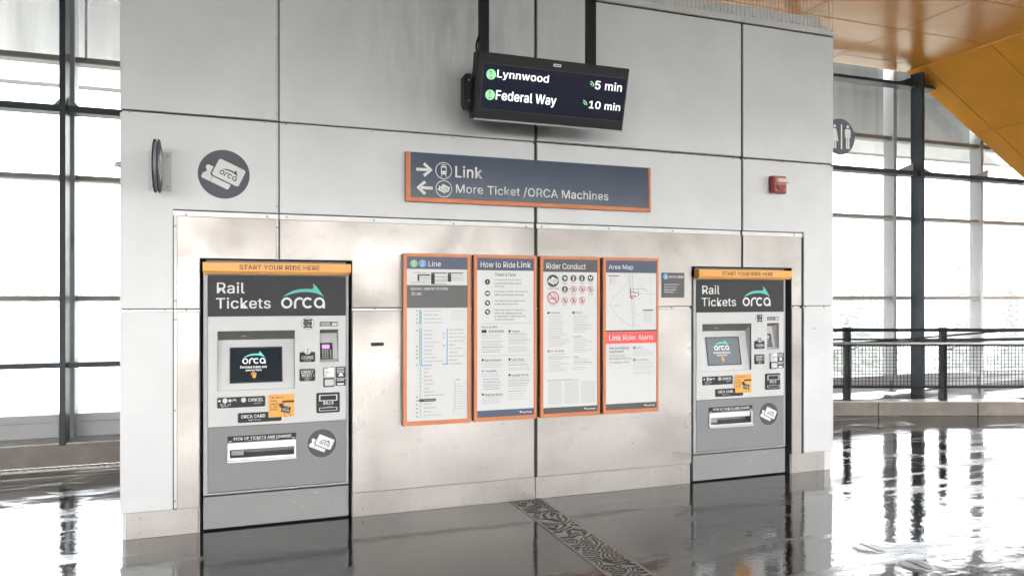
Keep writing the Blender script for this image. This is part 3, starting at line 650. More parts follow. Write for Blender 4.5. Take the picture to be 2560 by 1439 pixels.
b = mq(805, 917.5, 832.5, 941); rd = MB().box(b[0], b[2], -.022, -.001, b[1], b[3]).build('card_reader', M_chrome, mach, bevel=.005)
MB().box(b[0]+.006, b[0]+(b[2]-b[0])*.48, -.026, -.0225, b[1]+.010, b[1]+(b[3]-b[1])*.42).box(b[0]+.006, b[0]+(b[2]-b[0])*.48, -.026, -.0225, b[1]+(b[3]-b[1])*.55, b[3]-.008).build('reader_jaws', M_key, rd, bevel=.002)
Art().rect((b[0]+(b[2]-b[0])*.15, (b[1]+b[3])/2-.003, b[2]-.008, (b[1]+b[3])/2+.002), M_ink, 0).build('reader_slot', rd, (0, -.0265, 0))
b = mq(805.5, 944.5, 832.5, 965.5); rd = MB().box(b[0], b[2], -.018, -.001, b[1], b[3]).build('tap_reader', M_lbl, mach, bevel=.004)
MB().box(b[0]+.008, b[2]-.005, -.021, -.0185, b[1]+.008, b[3]-.008).build('tap_pad', M_white, rd, bevel=.002)
for bx, n_ in ((mq(835.5, 916.5, 860.5, 943.5), 4), (mq(835.5, 946, 860.5, 963), 2)):
    A = Art().rect(bx, M_lbl, 0); hh_ = bx[3]-bx[1]
    for k in range(n_): A.rect((bx[0]+.010, bx[3]-hh_*(.10+.13*k)-.004, bx[2]-.010, bx[3]-hh_*(.10+.13*k)), M_pw, 1)
    if n_ == 4: A.poly([(bx[0]+.018, bx[1]+.012), (bx[2]-.014, bx[1]+.012), (bx[2]-.026, bx[1]+.036), (bx[0]+.030, bx[1]+.036)], M_pw, 1)
    else: A.rrect((bx[0]+.012, bx[1]+.006, bx[2]-.012, bx[1]+.020), .006, M_pw, 1)
    A.build('payment_sticker', mach, (0, -.002, 0))
b = mq(542.5, 993.5, 661.5, 1014.5); p_ = plate('cancel_plate', b); A = Art(); A.text('CANCEL', mq(619.5, 994.5, 656.5, 1001), M_pw, 1, .03)
for px, py, r_ in ((549, 1001.5, .010), (562, 1000.5, .017), (574.5, 1000.5, .007), (608, 998.5, .017)):
    u, v = pm.uv(px, py); u *= scl
    if r_ > .012: MB().tube((u, -.009, v), (u, -.016, v), r_, 16).build('push_button', M_key, mach)
    elif r_ < .009: A.ring(u, v, r_, .006, M_pw, 1, 14)
    else: A.rect((u-.010, v-.005, u-.003, v+.005), M_pw, 1).poly([(u-.004, v-.005), (u+.004, v-.011), (u+.004, v+.011), (u-.004, v+.005)], M_pw, 1)
u, v = pm.uv(585.5, 1000); u *= scl; A.arc(u, v-.003, .010, -10, 190, .005, M_pw, 1)
braille(A, b[0]+.02, b[0]+.09, b[1]+.026); braille(A, b[0]+.02, b[0]+.08, b[1]+.014); braille(A, b[0]+.24, b[0]+.29, b[1]+.026); A.build('lettering', p_, YP)
b = mq(593.5, 1032, 702, 1050.5); p_ = plate('card_plate', b); A = Art(); A.text('ORCA CARD', mq(602, 1036.5, 661, 1041.5), M_pw, 1, .03); braille(A, b[0]+.07, b[0]+.15, b[1]+.018); A.build('lettering', p_, YP)
b = mq(669.5, 985.5, 733, 1039); A = Art().rect(b, M_orange, 0)
for t_, x1_, yy in (('Tap here to', 707, 990.5), ('check', 690, 998.5), ('balance', 696, 1006), ('or add', 692, 1013.5), ('money', 692, 1021)):
    bb = mq(673, yy, x1_, yy+4.6); A.text(t_, bb, M_ink, 1, .02)
bb = mq(703.5, 1000, 733, 1004); A.rrect(bb, .004, M_ink, 1); u, v = pm.uv(701.5, 1012); A.circle(u*scl, v, .016, M_ink, 1)
cxx, czz = pm.uv(712, 1022); cxx *= scl; qa = radians(-13); A.xf = lambda a, b_: (cxx+a*cos(qa)-b_*sin(qa), czz+a*sin(qa)+b_*cos(qa))
A.rrect((-.030, -.022, .032, .022), .004, M_ink, 2).logo(-.022, -.012, .024, .002, M_pw, M_teal, 3)
A.stroke([(-.004, -.024), (.0, -.044), (.012, -.052), (.018, -.040)], .003, M_ink, 1).stroke([(.03, -.018), (.044, -.045)], .003, M_ink, 1); A.xf = None
A.build('tap_sticker', mach, (0, -.010, 0))
b = mq(788, 981.5, 846, 1029); p_ = plate('bills_plate', b); A = Art(); A.text('BILLS', mq(805.5, 1002.5, 830, 1009), M_pw, 1, .03); braille(A, b[0]+.045, b[2]-.045, b[1]+.042)
A.build('lettering', p_, YP)
for bx, bt in ((mq(794.5, 986.5, 839.5, 999.5), .005), (mq(794.5, 1018, 839.5, 1024), .0035)):
    MB().grid(bx[0], bx[2], bx[1], bx[3], -.020, -.0085, [(bx[0]+bt*1.6, bx[2]-bt*1.6, bx[1]+bt, bx[3]-bt)]).build('note_slot', M_chrome, p_, bevel=.001)
b = mq(568, 1090.5, 738, 1095); b = (b[0], b[1]-.0, b[2], b[3]); p_ = plate('pickup_plate', b, .004)
A = Art(); A.text('PICK UP TICKETS AND CHANGE', (b[0]+.042, b[1]+.014, b[2]-.034, b[1]+.034), M_pw, 1, .03); braille(A, b[0]+.12, b[0]+.34, b[1]+.009, s=.003)
for uu in (b[0]+.018, b[2]-.018): A.stroke([(uu-.010, b[1]+.012), (uu, b[1]+.005), (uu+.010, b[1]+.012)], .004, M_pw, 1)
A.build('lettering', p_, YP)
u0, v0, u1, v1 = TR
tray = MB().grid(u0-.016, u1+.013, v0-.024, v1+.010, -.012, -.0015, [(u0, u1, v0, v1)]).box(u0-.018, u1+.015, -.030, -.0125, v0-.030, v0-.018).build('change_tray', M_chrome, mach, bevel=.002)
MB().add([(u0, .0, v0), (u1, .0, v0), (u1, .07, v0+.02), (u0, .07, v0+.02), (u0, .07, v1), (u1, .07, v1), (u1, 0, v1), (u0, 0, v1)], [(0, 1, 2, 3), (3, 2, 5, 4), (4, 5, 6, 7), (0, 3, 4, 7), (1, 6, 5, 2)]).build('tray_cavity', M_hood, tray)
MB().box(u0, u1, .004, .008, v0+.055, v1).build('tray_flap', M_chrome, tray)
MB().box(u0+.01, u0+.09, .02, .025, v0+.012, v0+.045).build('ticket_stub', M_inkl, tray)
u, v = pm.uv(802, 1107); Art().badge(u*scl, v, .103, M_badge, M_pw, M_ink, 0, M_inkl).build('pictogram_sticker', mach, (0, -.001, 0))
A = Art()
for _ in range(9):
    a, b_ = random.uniform(.03, MW-.03), random.uniform(.02, .22); l = random.uniform(.004, .014); A.poly([(a, b_), (a+l, b_+.003), (a+l*.8, b_+.006)], M_pw, 0)
A.build('paint_chips', mach, (0, .0035, 0))['kind'] = 'stuff'
tag(mach, 'ticket machine in the left bay, dark screen, taller in view beside the route map', 'ticket machine', 'rail ticket machines set into the wall')
m2 = copy_tree(mach); m2.location.x = 3.692
M_glare = principled('screen_painted_glare', (.20, .22, .25), .16, spec=.8)  # paler copy of the display, reflected glare put into its base colour
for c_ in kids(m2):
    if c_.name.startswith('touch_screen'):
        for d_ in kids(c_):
            if d_.name.startswith('display'): d_.data = d_.data.copy(); d_.data.materials.clear(); d_.data.materials.append(M_glare)
tag(m2, 'ticket machine in the right bay below the red fire alarm, beside the special needs plate', 'ticket machine', 'rail ticket machines set into the wall')

# ================================================================== four copper framed posters
SY = D-.065
def sign(name, c, label, group, scale, ox, oy):
    P_ = Plane((0, SY, 0)); u0, v0, u1, v1 = P_.box(*c); v0, v1 = .657, 1.943
    r = empty(name, (u0, SY, 0), label, 'sign', group)
    pl = Plane((u0, SY+.004, 0)); W = u1-u0
    return r, pl, W, (lambda x, y: pl.uv(ox+x/scale, oy+y/scale)), (lambda x0, y0, x1, y1: pl.box(ox+x0/scale, oy+y0/scale, ox+x1/scale, oy+y1/scale))
def frame_of(r, W, ins):
    i0, j0, i1, j1 = ins
    MB().grid(0, W, .657, 1.943, 0, .030, [(i0, i1, j0, j1)]).build('frame', M_copper, r, bevel=.002)
    MB().grid(.004, W-.004, .661, 1.939, .031, .064, []).build('back_box', M_brown, r)
    MB().box(i0, i1, .006, .028, j0, j1).build('poster', M_poster, r)
GRP = 'copper framed posters in a row on the steel wall'
# --- route map
r, pl, W, p, B = sign('route_map_sign', (1008, 632, 1177, 1046.6), 'copper framed line map poster with green 1 and blue 2 circles in its header', GRP, 3.27, 1000, 620)
ins = (.028, .690, W-.026, 1.918); I0, J0, I1, J1 = ins; frame_of(r, W, ins)
z = lambda y: p(300, y)[1]
def zb(y0, y1, a=I0, b=I1): return (a, z(y1), b, z(y0))
A = Art(); A.rect((I0, z(172), I1, J1), M_navy2, 0).rect(zb(302, 487), M_dgrey, 0)
for x_, m_, t_ in ((114, M_green, '1'), (183, M_blue, '2')):
    u, v = p(x_, 125); A.circle(u, v, .0275, M_pw, 1).circle(u, v, .0255, m_, 2); A.text(t_, (u-.008, v-.016, u+.008, v+.016), M_pw, 3, .03)
A.text('Line', B(232, 105, 333, 150), M_pw, 2, .01)
A.text('SEATAC / AIRPORT STATION', B(88, 322, 390, 345), M_pw, 2, .025); u, v = p(106, 371); A.ring(u, v, .011, .003, M_pw, 2, 16); A.text('1', (u-.002, v-.006, u+.003, v+.006), M_pw, 2, .03); A.text('LINE', B(128, 363, 174, 383), M_pw, 2, .02)
for bx in ((142, 213, 245, 224), (254, 198, 383, 207), (254, 231, 383, 236), (254, 262, 383, 267), (254, 291, 383, 296), (390, 199, 517, 208)): A.rect(B(*bx), M_ink, 1)
A.rect(B(142, 224, 157, 268), M_ink, 1).rect(B(254, 207, 283, 292), M_ink, 1).rect(B(390, 208, 418, 273), M_ink, 1)
A.greek(*[p(112, 203)[0], p(222, 203)[0]], z(203), .006, M_ink)
for y_ in range(232, 268, 9): A.greek(p(160, y_)[0], p(245, y_)[0], z(y_), .004, M_inkl)
for y_ in (220, 250, 280): A.greek(p(290, y_)[0], p(375, y_)[0], z(y_), .005, M_inkl)
for y_ in range(220, 274, 11): A.greek(p(424, y_)[0], p(517, y_)[0], z(y_), .005, M_inkl)
for y_ in (280, 291): A.greek(p(84, y_)[0], p(245, y_)[0], z(y_), .004, M_inkg)
st = [(512, 'Lynnwood City Center', 337), (544, 'Mountlake Terrace', 315), (576, 'Shoreline North/185th', 343), (607, 'Shoreline South/148th', 345), (672, 'Northgate', 262), (704, 'Roosevelt', 262), (735, 'U District', 258), (766, 'Univ of Washington', 327), (798, 'Capitol Hill', 272),
      (830, 'Westlake', 256), (862, 'Symphony', 265), (892, 'Pioneer Square', 297), (922, "Int'l District/Chinatown", 352), (980, 'Stadium', 240), (1013, 'SODO', 222), (1044, 'Beacon Hill', 260), (1075, 'Mount Baker', 268), (1107, 'Columbia City', 278), (1140, 'Othello', 235),
      (1170, 'Rainier Beach', 275), (1197, 'Tukwila International Blvd', 357), (1268, 'Angle Lake', 255), (1298, 'Kent Des Moines', 295), (1330, 'Star Lake', 248), (1360, 'Federal Way Downtown', 340)]
for y_, t_, x1_ in st:
    zz_ = z(y_); A.text(t_, (p(197, y_)[0], zz_-.0045, p(x1_, y_)[0], zz_+.0045), M_inkg, 2)
st2 = ['Downtown Redmond', 'Marymoor Village', 'Redmond Technology', 'Overlake Village', 'BelRed', 'Spring District', 'Wilburton', 'Bellevue Downtown', 'East Main', 'South Bellevue']
for k, t_ in enumerate(st2):
    y_ = 667+31*k; zz_ = z(y_); A.text(t_, (p(402, y_)[0], zz_-.0045, p(402+len(t_)*7.4, y_)[0], zz_+.0045), M_inkg, 2)
def vline(x, y0, y1, wd, m): u = p(x, (y0+y1)/2)[0]; A.rect((u-wd/2, z(y1), u+wd/2, z(y0)), m, 1)
vline(161, 505, 620, .007, M_green); vline(172, 505, 620, .007, M_blue); vline(161, 655, 950, .007, M_green); vline(173, 655, 957, .007, M_blue); vline(166, 962, 1375, .008, M_green); vline(385, 660, 950, .007, M_blue)
A.rect((p(173, 955)[0], z(958), p(260, 955)[0], z(950)), M_blue, 1).rect((p(347, 950)[0], z(953), p(390, 950)[0], z(945)), M_blue, 1)
for y_ in [s_[0] for s_ in st]+[1237]:
    u = p(166, y_)[0]; A.circle(u, z(y_), .004, M_pw, 2, 8)
for y_ in (512, 544, 576, 607, 672, 798, 830, 862, 892, 948, 1207, 1237, 1268, 1302, 1334, 1365): A.ring(p(138, y_)[0], z(y_), .0042, .0028, M_ink, 2, 10)
for y_ in (700, 731, 794): A.ring(p(356, y_)[0], z(y_), .0042, .0028, M_ink, 2, 10)
A.rrect((p(153, 1237)[0], z(1248), p(293, 1237)[0], z(1226)), .007, M_ink, 2).text('SeaTac/Airport', (p(188, 1237)[0], z(1242), p(288, 1237)[0], z(1232)), M_pw, 3, .02)
for bx in ((422, 510, 534, 583), (436, 1080, 545, 1350)):
    b = B(*bx); A.stroke([(b[0], b[1]), (b[2], b[1]), (b[2], b[3]), (b[0], b[3])], .0018, M_inkl, 1, True)
A.text('Link', B(460, 1063, 484, 1076), M_inkg, 2, .01)
for k in range(11): A.circle(p(453, 1112+k*20.5)[0], z(1112+k*20.5), .0038, M_inkg, 2, 8).greek(p(468, 0)[0], p(530, 0)[0], z(1115+k*20.5), .004, M_inkl)
for k in range(4): A.greek(p(430, 0)[0], p(520, 0)[0], z(520+k*16), .004, M_inkl)
A.xf = None; A.build('poster_print', r, (0, .004, 0))
# --- how to ride
r, pl, W, p, B = sign('how_to_ride_sign', (1185, 636, 1342, 1034), 'copper framed How to Ride poster, second of the four, blue header and blue foot', GRP, 3.347, 1180, 620)
ins = (.026, .690, W-.024, 1.918); I0, J0, I1, J1 = ins; frame_of(r, W, ins); z = lambda y: p(285, y)[1]
A = Art(); A.rect((I0, z(187), I1, J1), M_navy2, 0).rect((I0, J0, I1, J0+.052), M_navy2, 0)
A.text('How to Ride', B(72, 110, 362, 165), M_pw, 2, .004).text('Link', B(378, 113, 492, 162), M_pw, 2, .035)
A.text('Tickets & Fares', B(187, 207, 366, 235), M_ink, 2, .012)
for y_, x1_, t_ in ((258, 412, 'Link light rail has flat fares.'), (285, 410, 'See fare information above'), (312, 272, 'route map.'), (355, 462, 'Buy ticket or ORCA card and load'), (381, 435, 'ORCA card at ticket machines.'), (433, 440, 'Tap ORCA card at yellow card'),
                    (459, 385, 'reader before your ride.'), (509, 438, 'Have fare ready for inspection'), (536, 422, 'within the marked paid area.'), (562, 445, 'A valid ticket or ORCA card tap'), (588, 355, 'is proof of payment.')):
    A.text(t_, B(187, y_, x1_, y_+17), M_inkg, 2, .006)
for y_, k in ((282, 0), (378, 1), (458, 2), (533, 3)):
    u, v = p(129, y_); A.circle(u, v, .021, M_ink, 1)
    if k == 0: A.text('$', (u-.005, v-.010, u+.005, v+.010), M_pw, 2, .02)
    elif k == 1: A.rrect((u-.013, v-.008, u+.013, v+.008), .003, M_pw, 2)
    else: A.rect((u-.004, v-.010, u+.008, v+.008), M_pw, 2).circle(u-.008, v+.006, .005, M_pw, 2, 8)
for y_ in (628, 897): A.rect((p(80, 0)[0], z(y_)-.0012, p(493, 0)[0], z(y_)+.0012), M_inkl, 1)
A.text('How to use ORCA', B(80, 651, 213, 667), M_ink, 2, .012); A.rrect(B(80, 683, 122, 708), .003, M_ink, 1)
for k in range(5): u, v = p(150+k*26, 695); A.ring(u, v, .0085, .004, M_ink, 1, 12)
for x_, y_, x1_, t_, m_ in ((330, 685, 400, 'Transfers', M_ink), (107, 926, 246, 'Rider Information', M_ink), (107, 1019, 205, 'Accessibility', M_blue), (107, 1214, 256, 'Paratransit Service', M_navy2), (330, 920, 430, 'Lost & Found', M_ink), (330, 1051, 472, 'Language Services', M_ink)):
    A.text(t_, B(x_, y_, x1_, y_+18), M_ink, 2, .012); u, v = p(x_-17, y_+9); A.circle(u, v, .0095, m_, 1, 14)
for x0_, x1_, ys_ in ((80, 268, list(range(722, 760, 14))+list(range(773, 868, 13))), (303, 485, list(range(718, 810, 14))+list(range(827, 880, 14))), (80, 275, (960, 975, 990)), (80, 255, (1050, 1066)), (92, 250, range(1088, 1185, 14)), (80, 262, range(1247, 1300, 15)), (303, 488, (950, 965, 980, 1005, 1020)), (303, 485, range(1082, 1140, 14)), (303, 460, range(1154, 1275, 22))):
    for y_ in ys_: A.greek(p(x0_, 0)[0], p(x0_+(x1_-x0_)*random.uniform(.8, 1), 0)[0], z(y_), .0055, M_inkl if random.random() < .8 else M_inkg)
A.text('SoundTransit', (I1-.10, J0+.018, I1-.018, J0+.030), M_pw, 2, .03).poly([(I1-.112, J0+.018), (I1-.104, J0+.032), (I1-.122, J0+.032)], M_pw, 2)
A.build('poster_print', r, (0, .004, 0))
# --- rider conduct
r, pl, W, p, B = sign('rider_conduct_sign', (1351, 640, 1499.7, 1023), 'copper framed Rider Conduct poster with rows of round red and dark pictograms', GRP, 3.6, 1345, 630)
ins = (.026, .690, W-.022, 1.918); I0, J0, I1, J1 = ins; frame_of(r, W, ins); z = lambda y: p(290, y)[1]
A = Art(); A.rect((I0, z(180), I1, J1), M_dgrey, 0).rect((I0, J0, I1, J0+.046), M_dgrey, 0); A.text('Rider Conduct', B(75, 98, 428, 155), M_pw, 2, .006)
A.text('SoundTransit', (I1-.10, J0+.016, I1-.018, J0+.028), M_pw, 2, .03).poly([(I1-.112, J0+.016), (I1-.104, J0+.030), (I1-.122, J0+.030)], M_pw, 2)
u, v = p(134, 258); A.badge(u, v, .050, M_badge, M_pw, M_ink, 0)
u, v = p(135, 411); A.ring(u, v, .047, .008, M_red, 3, 32).rect((u-.032, v-.009, u+.030, v-.003), M_ink, 1).stroke([(u-.034, v+.034), (u+.034, v-.034)], .008, M_red, 3).stroke([(u+.005, v+.035), (u+.016, v+.024), (u+.010, v+.014), (u+.027, v+.004)], .004, M_inkg, 1)
ic = [(241, 235, 0), (318, 235, 0), (395, 235, 0), (472, 235, 0), (241, 334, 0), (318, 333, 1), (395, 333, 1), (472, 333, 1), (241, 433, 1), (318, 432, 1), (395, 431, 1)]
for k, (x_, y_, red) in enumerate(ic):
    u, v = p(x_, y_); R_ = .0265
    if red:
        A.ring(u, v, R_-.002, .0042, M_red, 2, 24)
        A.circle(u, v+.012, .0038, M_ink, 1, 8).rect((u-.004, v-.008, u+.004, v+.007), M_ink, 1).stroke([(u-.003, v-.008), (u-.009, v-.018)], .003, M_ink, 1).stroke([(u+.003, v-.008), (u+.008, v-.017)], .003, M_ink, 1).stroke([(u-.010, v+.004), (u+.011, v+.001)], .003, M_ink, 1)
        A.stroke([(u-.017, v+.017), (u+.017, v-.017)], .004, M_red, 3)
    else:
        A.circle(u, v, R_, M_dgrey, 1, 24)
        if k == 0: A.poly([(u-.016, v+.002), (u-.004, v+.013), (u+.016, v+.002), (u+.013, v-.008), (u-.006, v-.002)], M_pw, 2).rect((u-.003, v-.016, u+.003, v-.004), M_pw, 2)
        elif k == 1: A.rect((u-.005, v-.018, u+.005, v+.008), M_pw, 2).rect((u-.007, v+.010, u+.007, v+.016), M_pw, 2)
        elif k == 3: A.poly(circ(u-.008, v+.004, .008, 10), M_pw, 2).rect((u+.003, v-.004, u+.013, v+.013), M_pw, 2).rect((u-.003, v-.019, u+.003, v-.008), M_pw, 2)
        else: A.circle(u, v+.014, .004, M_pw, 2, 8).poly([(u-.008, v-.002), (u+.008, v-.002), (u+.003, v+.009), (u-.003, v+.009)], M_pw, 2).stroke([(u-.002, v), (u-.006, v-.018)], .004, M_pw, 2).stroke([(u+.002, v), (u+.007, v-.018)], .004, M_pw, 2)
    for j in range(1+(k in (0, 2, 3, 5, 7))): A.greek(u-.020, u+.021, v-.037-.009*j, .0045, M_inkg)
for y_ in (327, 336): A.greek(p(84, 0)[0], p(187, 0)[0], z(y_), .0045, M_inkg)
A.greek(p(105, 0)[0], p(170, 0)[0], z(480), .0045, M_inkg)
for x_, y_, x1_, t_, m_ in ((110, 536, 198, 'Passengers', M_ink), (335, 534, 398, 'Bicycles', M_ink), (110, 880, 235, 'For Your Safety', M_copper)):
    A.text(t_, B(x_, y_, x1_, y_+20), M_inkg, 2, .012); u, v = p(x_-17, y_+10); A.circle(u, v, .010, m_, 1, 14)
A.text('On Link Trains', B(313, 752, 392, 765), M_inkg, 2, .012).text('On Buses', B(313, 935, 366, 948), M_inkg, 2, .012)
for x0_, x1_, ys_ in ((93, 290, range(572, 856, 15)), (318, 500, range(570, 728, 15)), (93, 285, range(915, 1075, 15)), (320, 500, range(780, 910, 15)), (324, 505, range(965, 1020, 15)), (313, 505, (1038, 1053)), (84, 440, (1142, 1151))):
    for y_ in ys_: A.greek(p(x0_, 0)[0], p(x0_+(x1_-x0_)*random.uniform(.55, 1), 0)[0], z(y_), .005, M_inkl if random.random() < .85 else M_inkg)
for x0_, x1_ in ((90, 215), (235, 365), (385, 515)):
    for y_ in range(1168, 1358, 9): A.greek(p(x0_, 0)[0], p(x1_, 0)[0], z(y_), .0034, M_inkl)
A.build('poster_print', r, (0, .004, 0))
# --- area map
r, pl, W, p, B = sign('area_map_sign', (1508, 643, 1647, 1016.6), 'copper framed Area Map poster with a red band across its middle', GRP, 3.595, 1500, 630)
ins = (.026, .690, W-.020, 1.918); I0, J0, I1, J1 = ins; frame_of(r, W, ins); z = lambda y: p(285, y)[1]
A = Art(); A.rect((I0, z(186), I1, J1), M_navy2, 0)
A.text('Area Map', B(78, 112, 297, 165), M_pw, 2, .006).build('header_print', r, (0, .004, 0)); A = Art(); A.rect((I0, z(712), I1, z(700)), M_ink, 0).rect((I0, z(818), I1, z(713)), M_alert, 0).rect((I0, J0, I1, J0+.048), M_dgrey, 0); A.text('Link', B(82, 744, 188, 790), M_pw, 2, .035).text('Rider Alerts', B(205, 744, 477, 784), M_pw, 2, .004)
A.text('SoundTransit', (I1-.10, J0+.016, I1-.018, J0+.028), M_pw, 2, .03).poly([(I1-.112, J0+.016), (I1-.104, J0+.030), (I1-.122, J0+.030)], M_pw, 2)
def road(pts, wd, m=M_inkl): A.stroke([p(*q_) for q_ in pts], wd, m, 1)
road([(218, 190), (255, 240), (258, 275), (190, 340), (100, 440), (105, 500), (160, 580), (230, 630), (290, 672)], .0022)
road([(265, 190), (272, 330), (285, 450), (292, 672)], .003); road([(290, 190), (296, 330), (303, 450), (308, 672)], .003); road([(340, 372), (500, 376)], .0022); road([(455, 200), (455, 470)], .0010); road([(355, 230), (357, 330)], .001)
road([(270, 325), (274, 415)], .006, M_ink)
for bx, m_ in (((272, 403, 297, 417), M_red), ((303, 390, 325, 402), M_red), ((303, 360, 328, 367), M_ink), ((277, 390, 297, 395), M_ink), ((340, 350, 346, 395), M_inkg), ((272, 352, 305, 357), M_ink)): A.rect(B(*bx), m_, 2)
A.greek(p(275, 0)[0], p(415, 0)[0], z(333), .005, M_inkg)
for x_, y_, l_ in ((360, 238, 22), (365, 310, 20), (130, 478, 42), (130, 487, 42), (68, 478, 20), (310, 517, 12), (330, 568, 28), (165, 590, 16), (335, 662, 20), (330, 422, 30), (400, 352, 34), (110, 400, 24), (196, 396, 14), (312, 545, 22), (200, 628, 14), (480, 452, 14)): A.greek(p(x_, y_)[0], p(x_+l_, y_)[0], z(y_), .005, M_inkl)
A.rect(B(75, 210, 170, 218), M_ink, 2).rect(B(384, 517, 479, 525), M_ink, 2)
for k in range(8): A.rect((p(90, 0)[0], z(233+k*10), p(98, 0)[0], z(229+k*10)), M_red if k > 4 else M_inkg, 2).greek(p(106, 0)[0], p(145, 0)[0], z(233+k*10), .0035, M_inkl)
for k in range(9): A.greek(p(390, 0)[0], p(465, 0)[0], z(537+k*11), .0035, M_inkl)
for y_, x1_, t_, m_, hgt, bo in ((850, 255, 'See something', M_inkg, 24, .014), (880, 215, 'suspicious?', M_inkg, 26, .014), (922, 220, 'Call 206-398-5268', M_inkg, 15, 0), (947, 278, 'security@soundtransit.org', M_inkg, 16, 0), (982, 262, 'In an emergency call 911', M_inkg, 16, 0)): A.text(t_, B(82, y_, x1_, y_+hgt), m_, 2, bo)
for y_, t_, x1_ in ((852, 'Holidays', 385), (959, 'Service Delays', 432)): A.text(t_, B(324, y_, x1_, y_+13), M_inkg, 2, .012); u, v = p(307, y_+6); A.ring(u, v, .009, .006, M_ink, 1, 14)
for y_ in list(range(884, 932, 14))+list(range(990, 1010, 14))+list(range(1024, 1060, 14))+list(range(1078, 1100, 14)): A.greek(p(298, 0)[0], p(298+random.uniform(150, 188), 0)[0], z(y_), .0045, M_inkl)
A.build('poster_print', r, (0, .004, 0))

# ================================================================== special needs plate
P_ = Plane((0, D-.006, 0)); b = P_.box(1654.5, 681, 1711, 743.5)
r = empty('special_needs_sign', (b[0], D-.006, b[1]), 'small square dark plate with blue wheelchair symbol between posters and right machine', 'sign')
pl = Plane(r.location[:]); W = b[2]-b[0]; Hh = b[3]-b[1]; MB().box(0, W, 0, .005, 0, Hh).build('plate', M_dgrey, r, bevel=.001)
def B2(x0, y0, x1, y1): return pl.box(1500+x0/3.595, 630+y0/3.595, 1500+x1/3.595, 630+y1/3.595)
u, v = pl.uv(1500+590/3.595, 630+220/3.595)
A = Art().circle(u, v, .026, M_blue, 0).ring(u+.002, v-.006, .011, .004, M_pw, 1, 14).circle(u-.001, v+.017, .004, M_pw, 1, 8).stroke([(u-.001, v+.012), (u, v-.001), (u+.010, v-.002), (u+.015, v-.013)], .004, M_pw, 1)
A.text('SPECIAL NEEDS', B2(618, 210, 748, 234), M_pw, 1, .03)
for k, (t_, x1_) in enumerate((('Passengers Requiring', 708), ('Special Assistance', 693), ('Please Call Metro', 684))): A.text(t_, B2(577, 283+23*k, x1_, 299+23*k), M_pw, 1, .02)
bb = B2(577, 352, 664, 362); A.greek(bb[0], bb[2], bb[1], .010, M_pw)
A.build('plate_print', r)

# ================================================================== long direction sign
SY2 = D-.045; P_ = Plane((0, SY2, 0)); b = P_.box(1014.7, 377.8, 1627, 530)
r = empty('direction_sign', (b[0], SY2, b[1]), 'long navy direction sign with two white arrows and orange edge above the posters', 'sign')
W = b[2]-b[0]; Hh = b[3]-b[1]; pl = Plane((b[0], SY2, b[1]))
MB().grid(0, W, 0, Hh, 0, .044, [(.036, W-.022, .034, Hh+1)]).build('frame', M_copper, r, bevel=.002)
MB().box(.037, W-.023, .006, .042, .035, Hh-.001).build('face_panel', M_navy, r)
def B3(x0, y0, x1, y1): return pl.box(1000+x0/3.938, 360+y0/3.938, 1000+x1/3.938, 360+y1/3.938)
def p3(x, y): return pl.uv(1000+x/3.938, 360+y/3.938)
Art().text('Link', B3(548, 213, 806, 340), M_pw, 1, .035).build('lettering', r, (0, .006, 0)); Art().text('More Ticket /ORCA Machines', B3(553, 392, 2053, 566), M_pw, 1, .012).build('lettering', r, (0, .006, 0))
for cx_, cy_, sg in ((240, 251, 1), (246, 430, -1)):
    u, v = p3(cx_, cy_); k = .062; A = Art()
    A.rect((u-k if sg > 0 else u-k*.5, v-.011, u+k*.5 if sg > 0 else u+k, v+.011), M_pw, 1)
    A.stroke([(u+sg*k*-.05, v+.046), (u+sg*k*.85, v), (u+sg*k*-.05, v-.046)], .024, M_pw, 1)
    A.build('arrow', r, (0, .006, 0))
A = Art(); u, v = p3(432, 262); A.ring(u, v, .062, .0055, M_pw, 1, 40)
A.rrect((u-.022, v-.028, u+.022, v+.034), .006, M_pw, 1).rrect((u-.016, v-.002, u+.016, v+.024), .003, M_navy, 2).circle(u-.012, v-.016, .004, M_navy, 2, 8).circle(u+.012, v-.016, .004, M_navy, 2, 8)
A.stroke([(u-.018, v+.044), (u+.018, v+.044)], .006, M_pw, 1).stroke([(u-.012, v-.028), (u-.022, v-.048)], .005, M_pw, 1).stroke([(u+.012, v-.028), (u+.022, v-.048)], .005, M_pw, 1)
A.build('pictogram', r, (0, .006, 0)); A = Art(); u, v = p3(434, 440); A.ring(u, v, .062, .0055, M_pw, 1, 40).badge(u, v, .056, M_navy, M_pw, M_ink, 1)
A.build('pictogram', r, (0, .006, 0))

# ================================================================== round pictogram decal, blade sign, alarm, restroom sign
u, v = -.1225, 2.466
r = empty('pictogram_disc', (u, D-.004, v), 'flat round grey disc with white ticket and card, right of the edge-on blade sign', 'sign')
MB().prism(circ(0, 0, .168, 48), 0, .003).build('disc', M_badge, r); Art().badge(0, 0, .164, M_badge, M_pw, M_ink, 0).build('disc_print', r)
r = empty('blade_sign', (-.522, D, 2.466), 'round double sided sign seen edge on, projecting from its white bracket plate', 'sign')
MB().box(-.071, .071, -.010, 0, -.135, .130).build('bracket_plate', M_white, r, bevel=.002)
for a in (-.045, .045):
    for b_ in (-.105, .100): MB().tube((a, -.010, b_), (a, -.017, b_), .008, 8).build('bolt', M_screw, r)
def disc_x(mb_, x0, x1, rad, yc=-.20):
    n = 40; return mb_.prism_x([(yc+rad*cos(2*pi*i/n), rad*sin(2*pi*i/n)) for i in range(n)], x0, x1)
disc_x(MB(), -.016, -.009, .172).build('sign_disc', M_lbl, r); disc_x(MB(), .009, .016, .172).build('sign_disc', M_badge, r); disc_x(MB(), -.009, .009, .160).build('disc_core', M_frame, r)
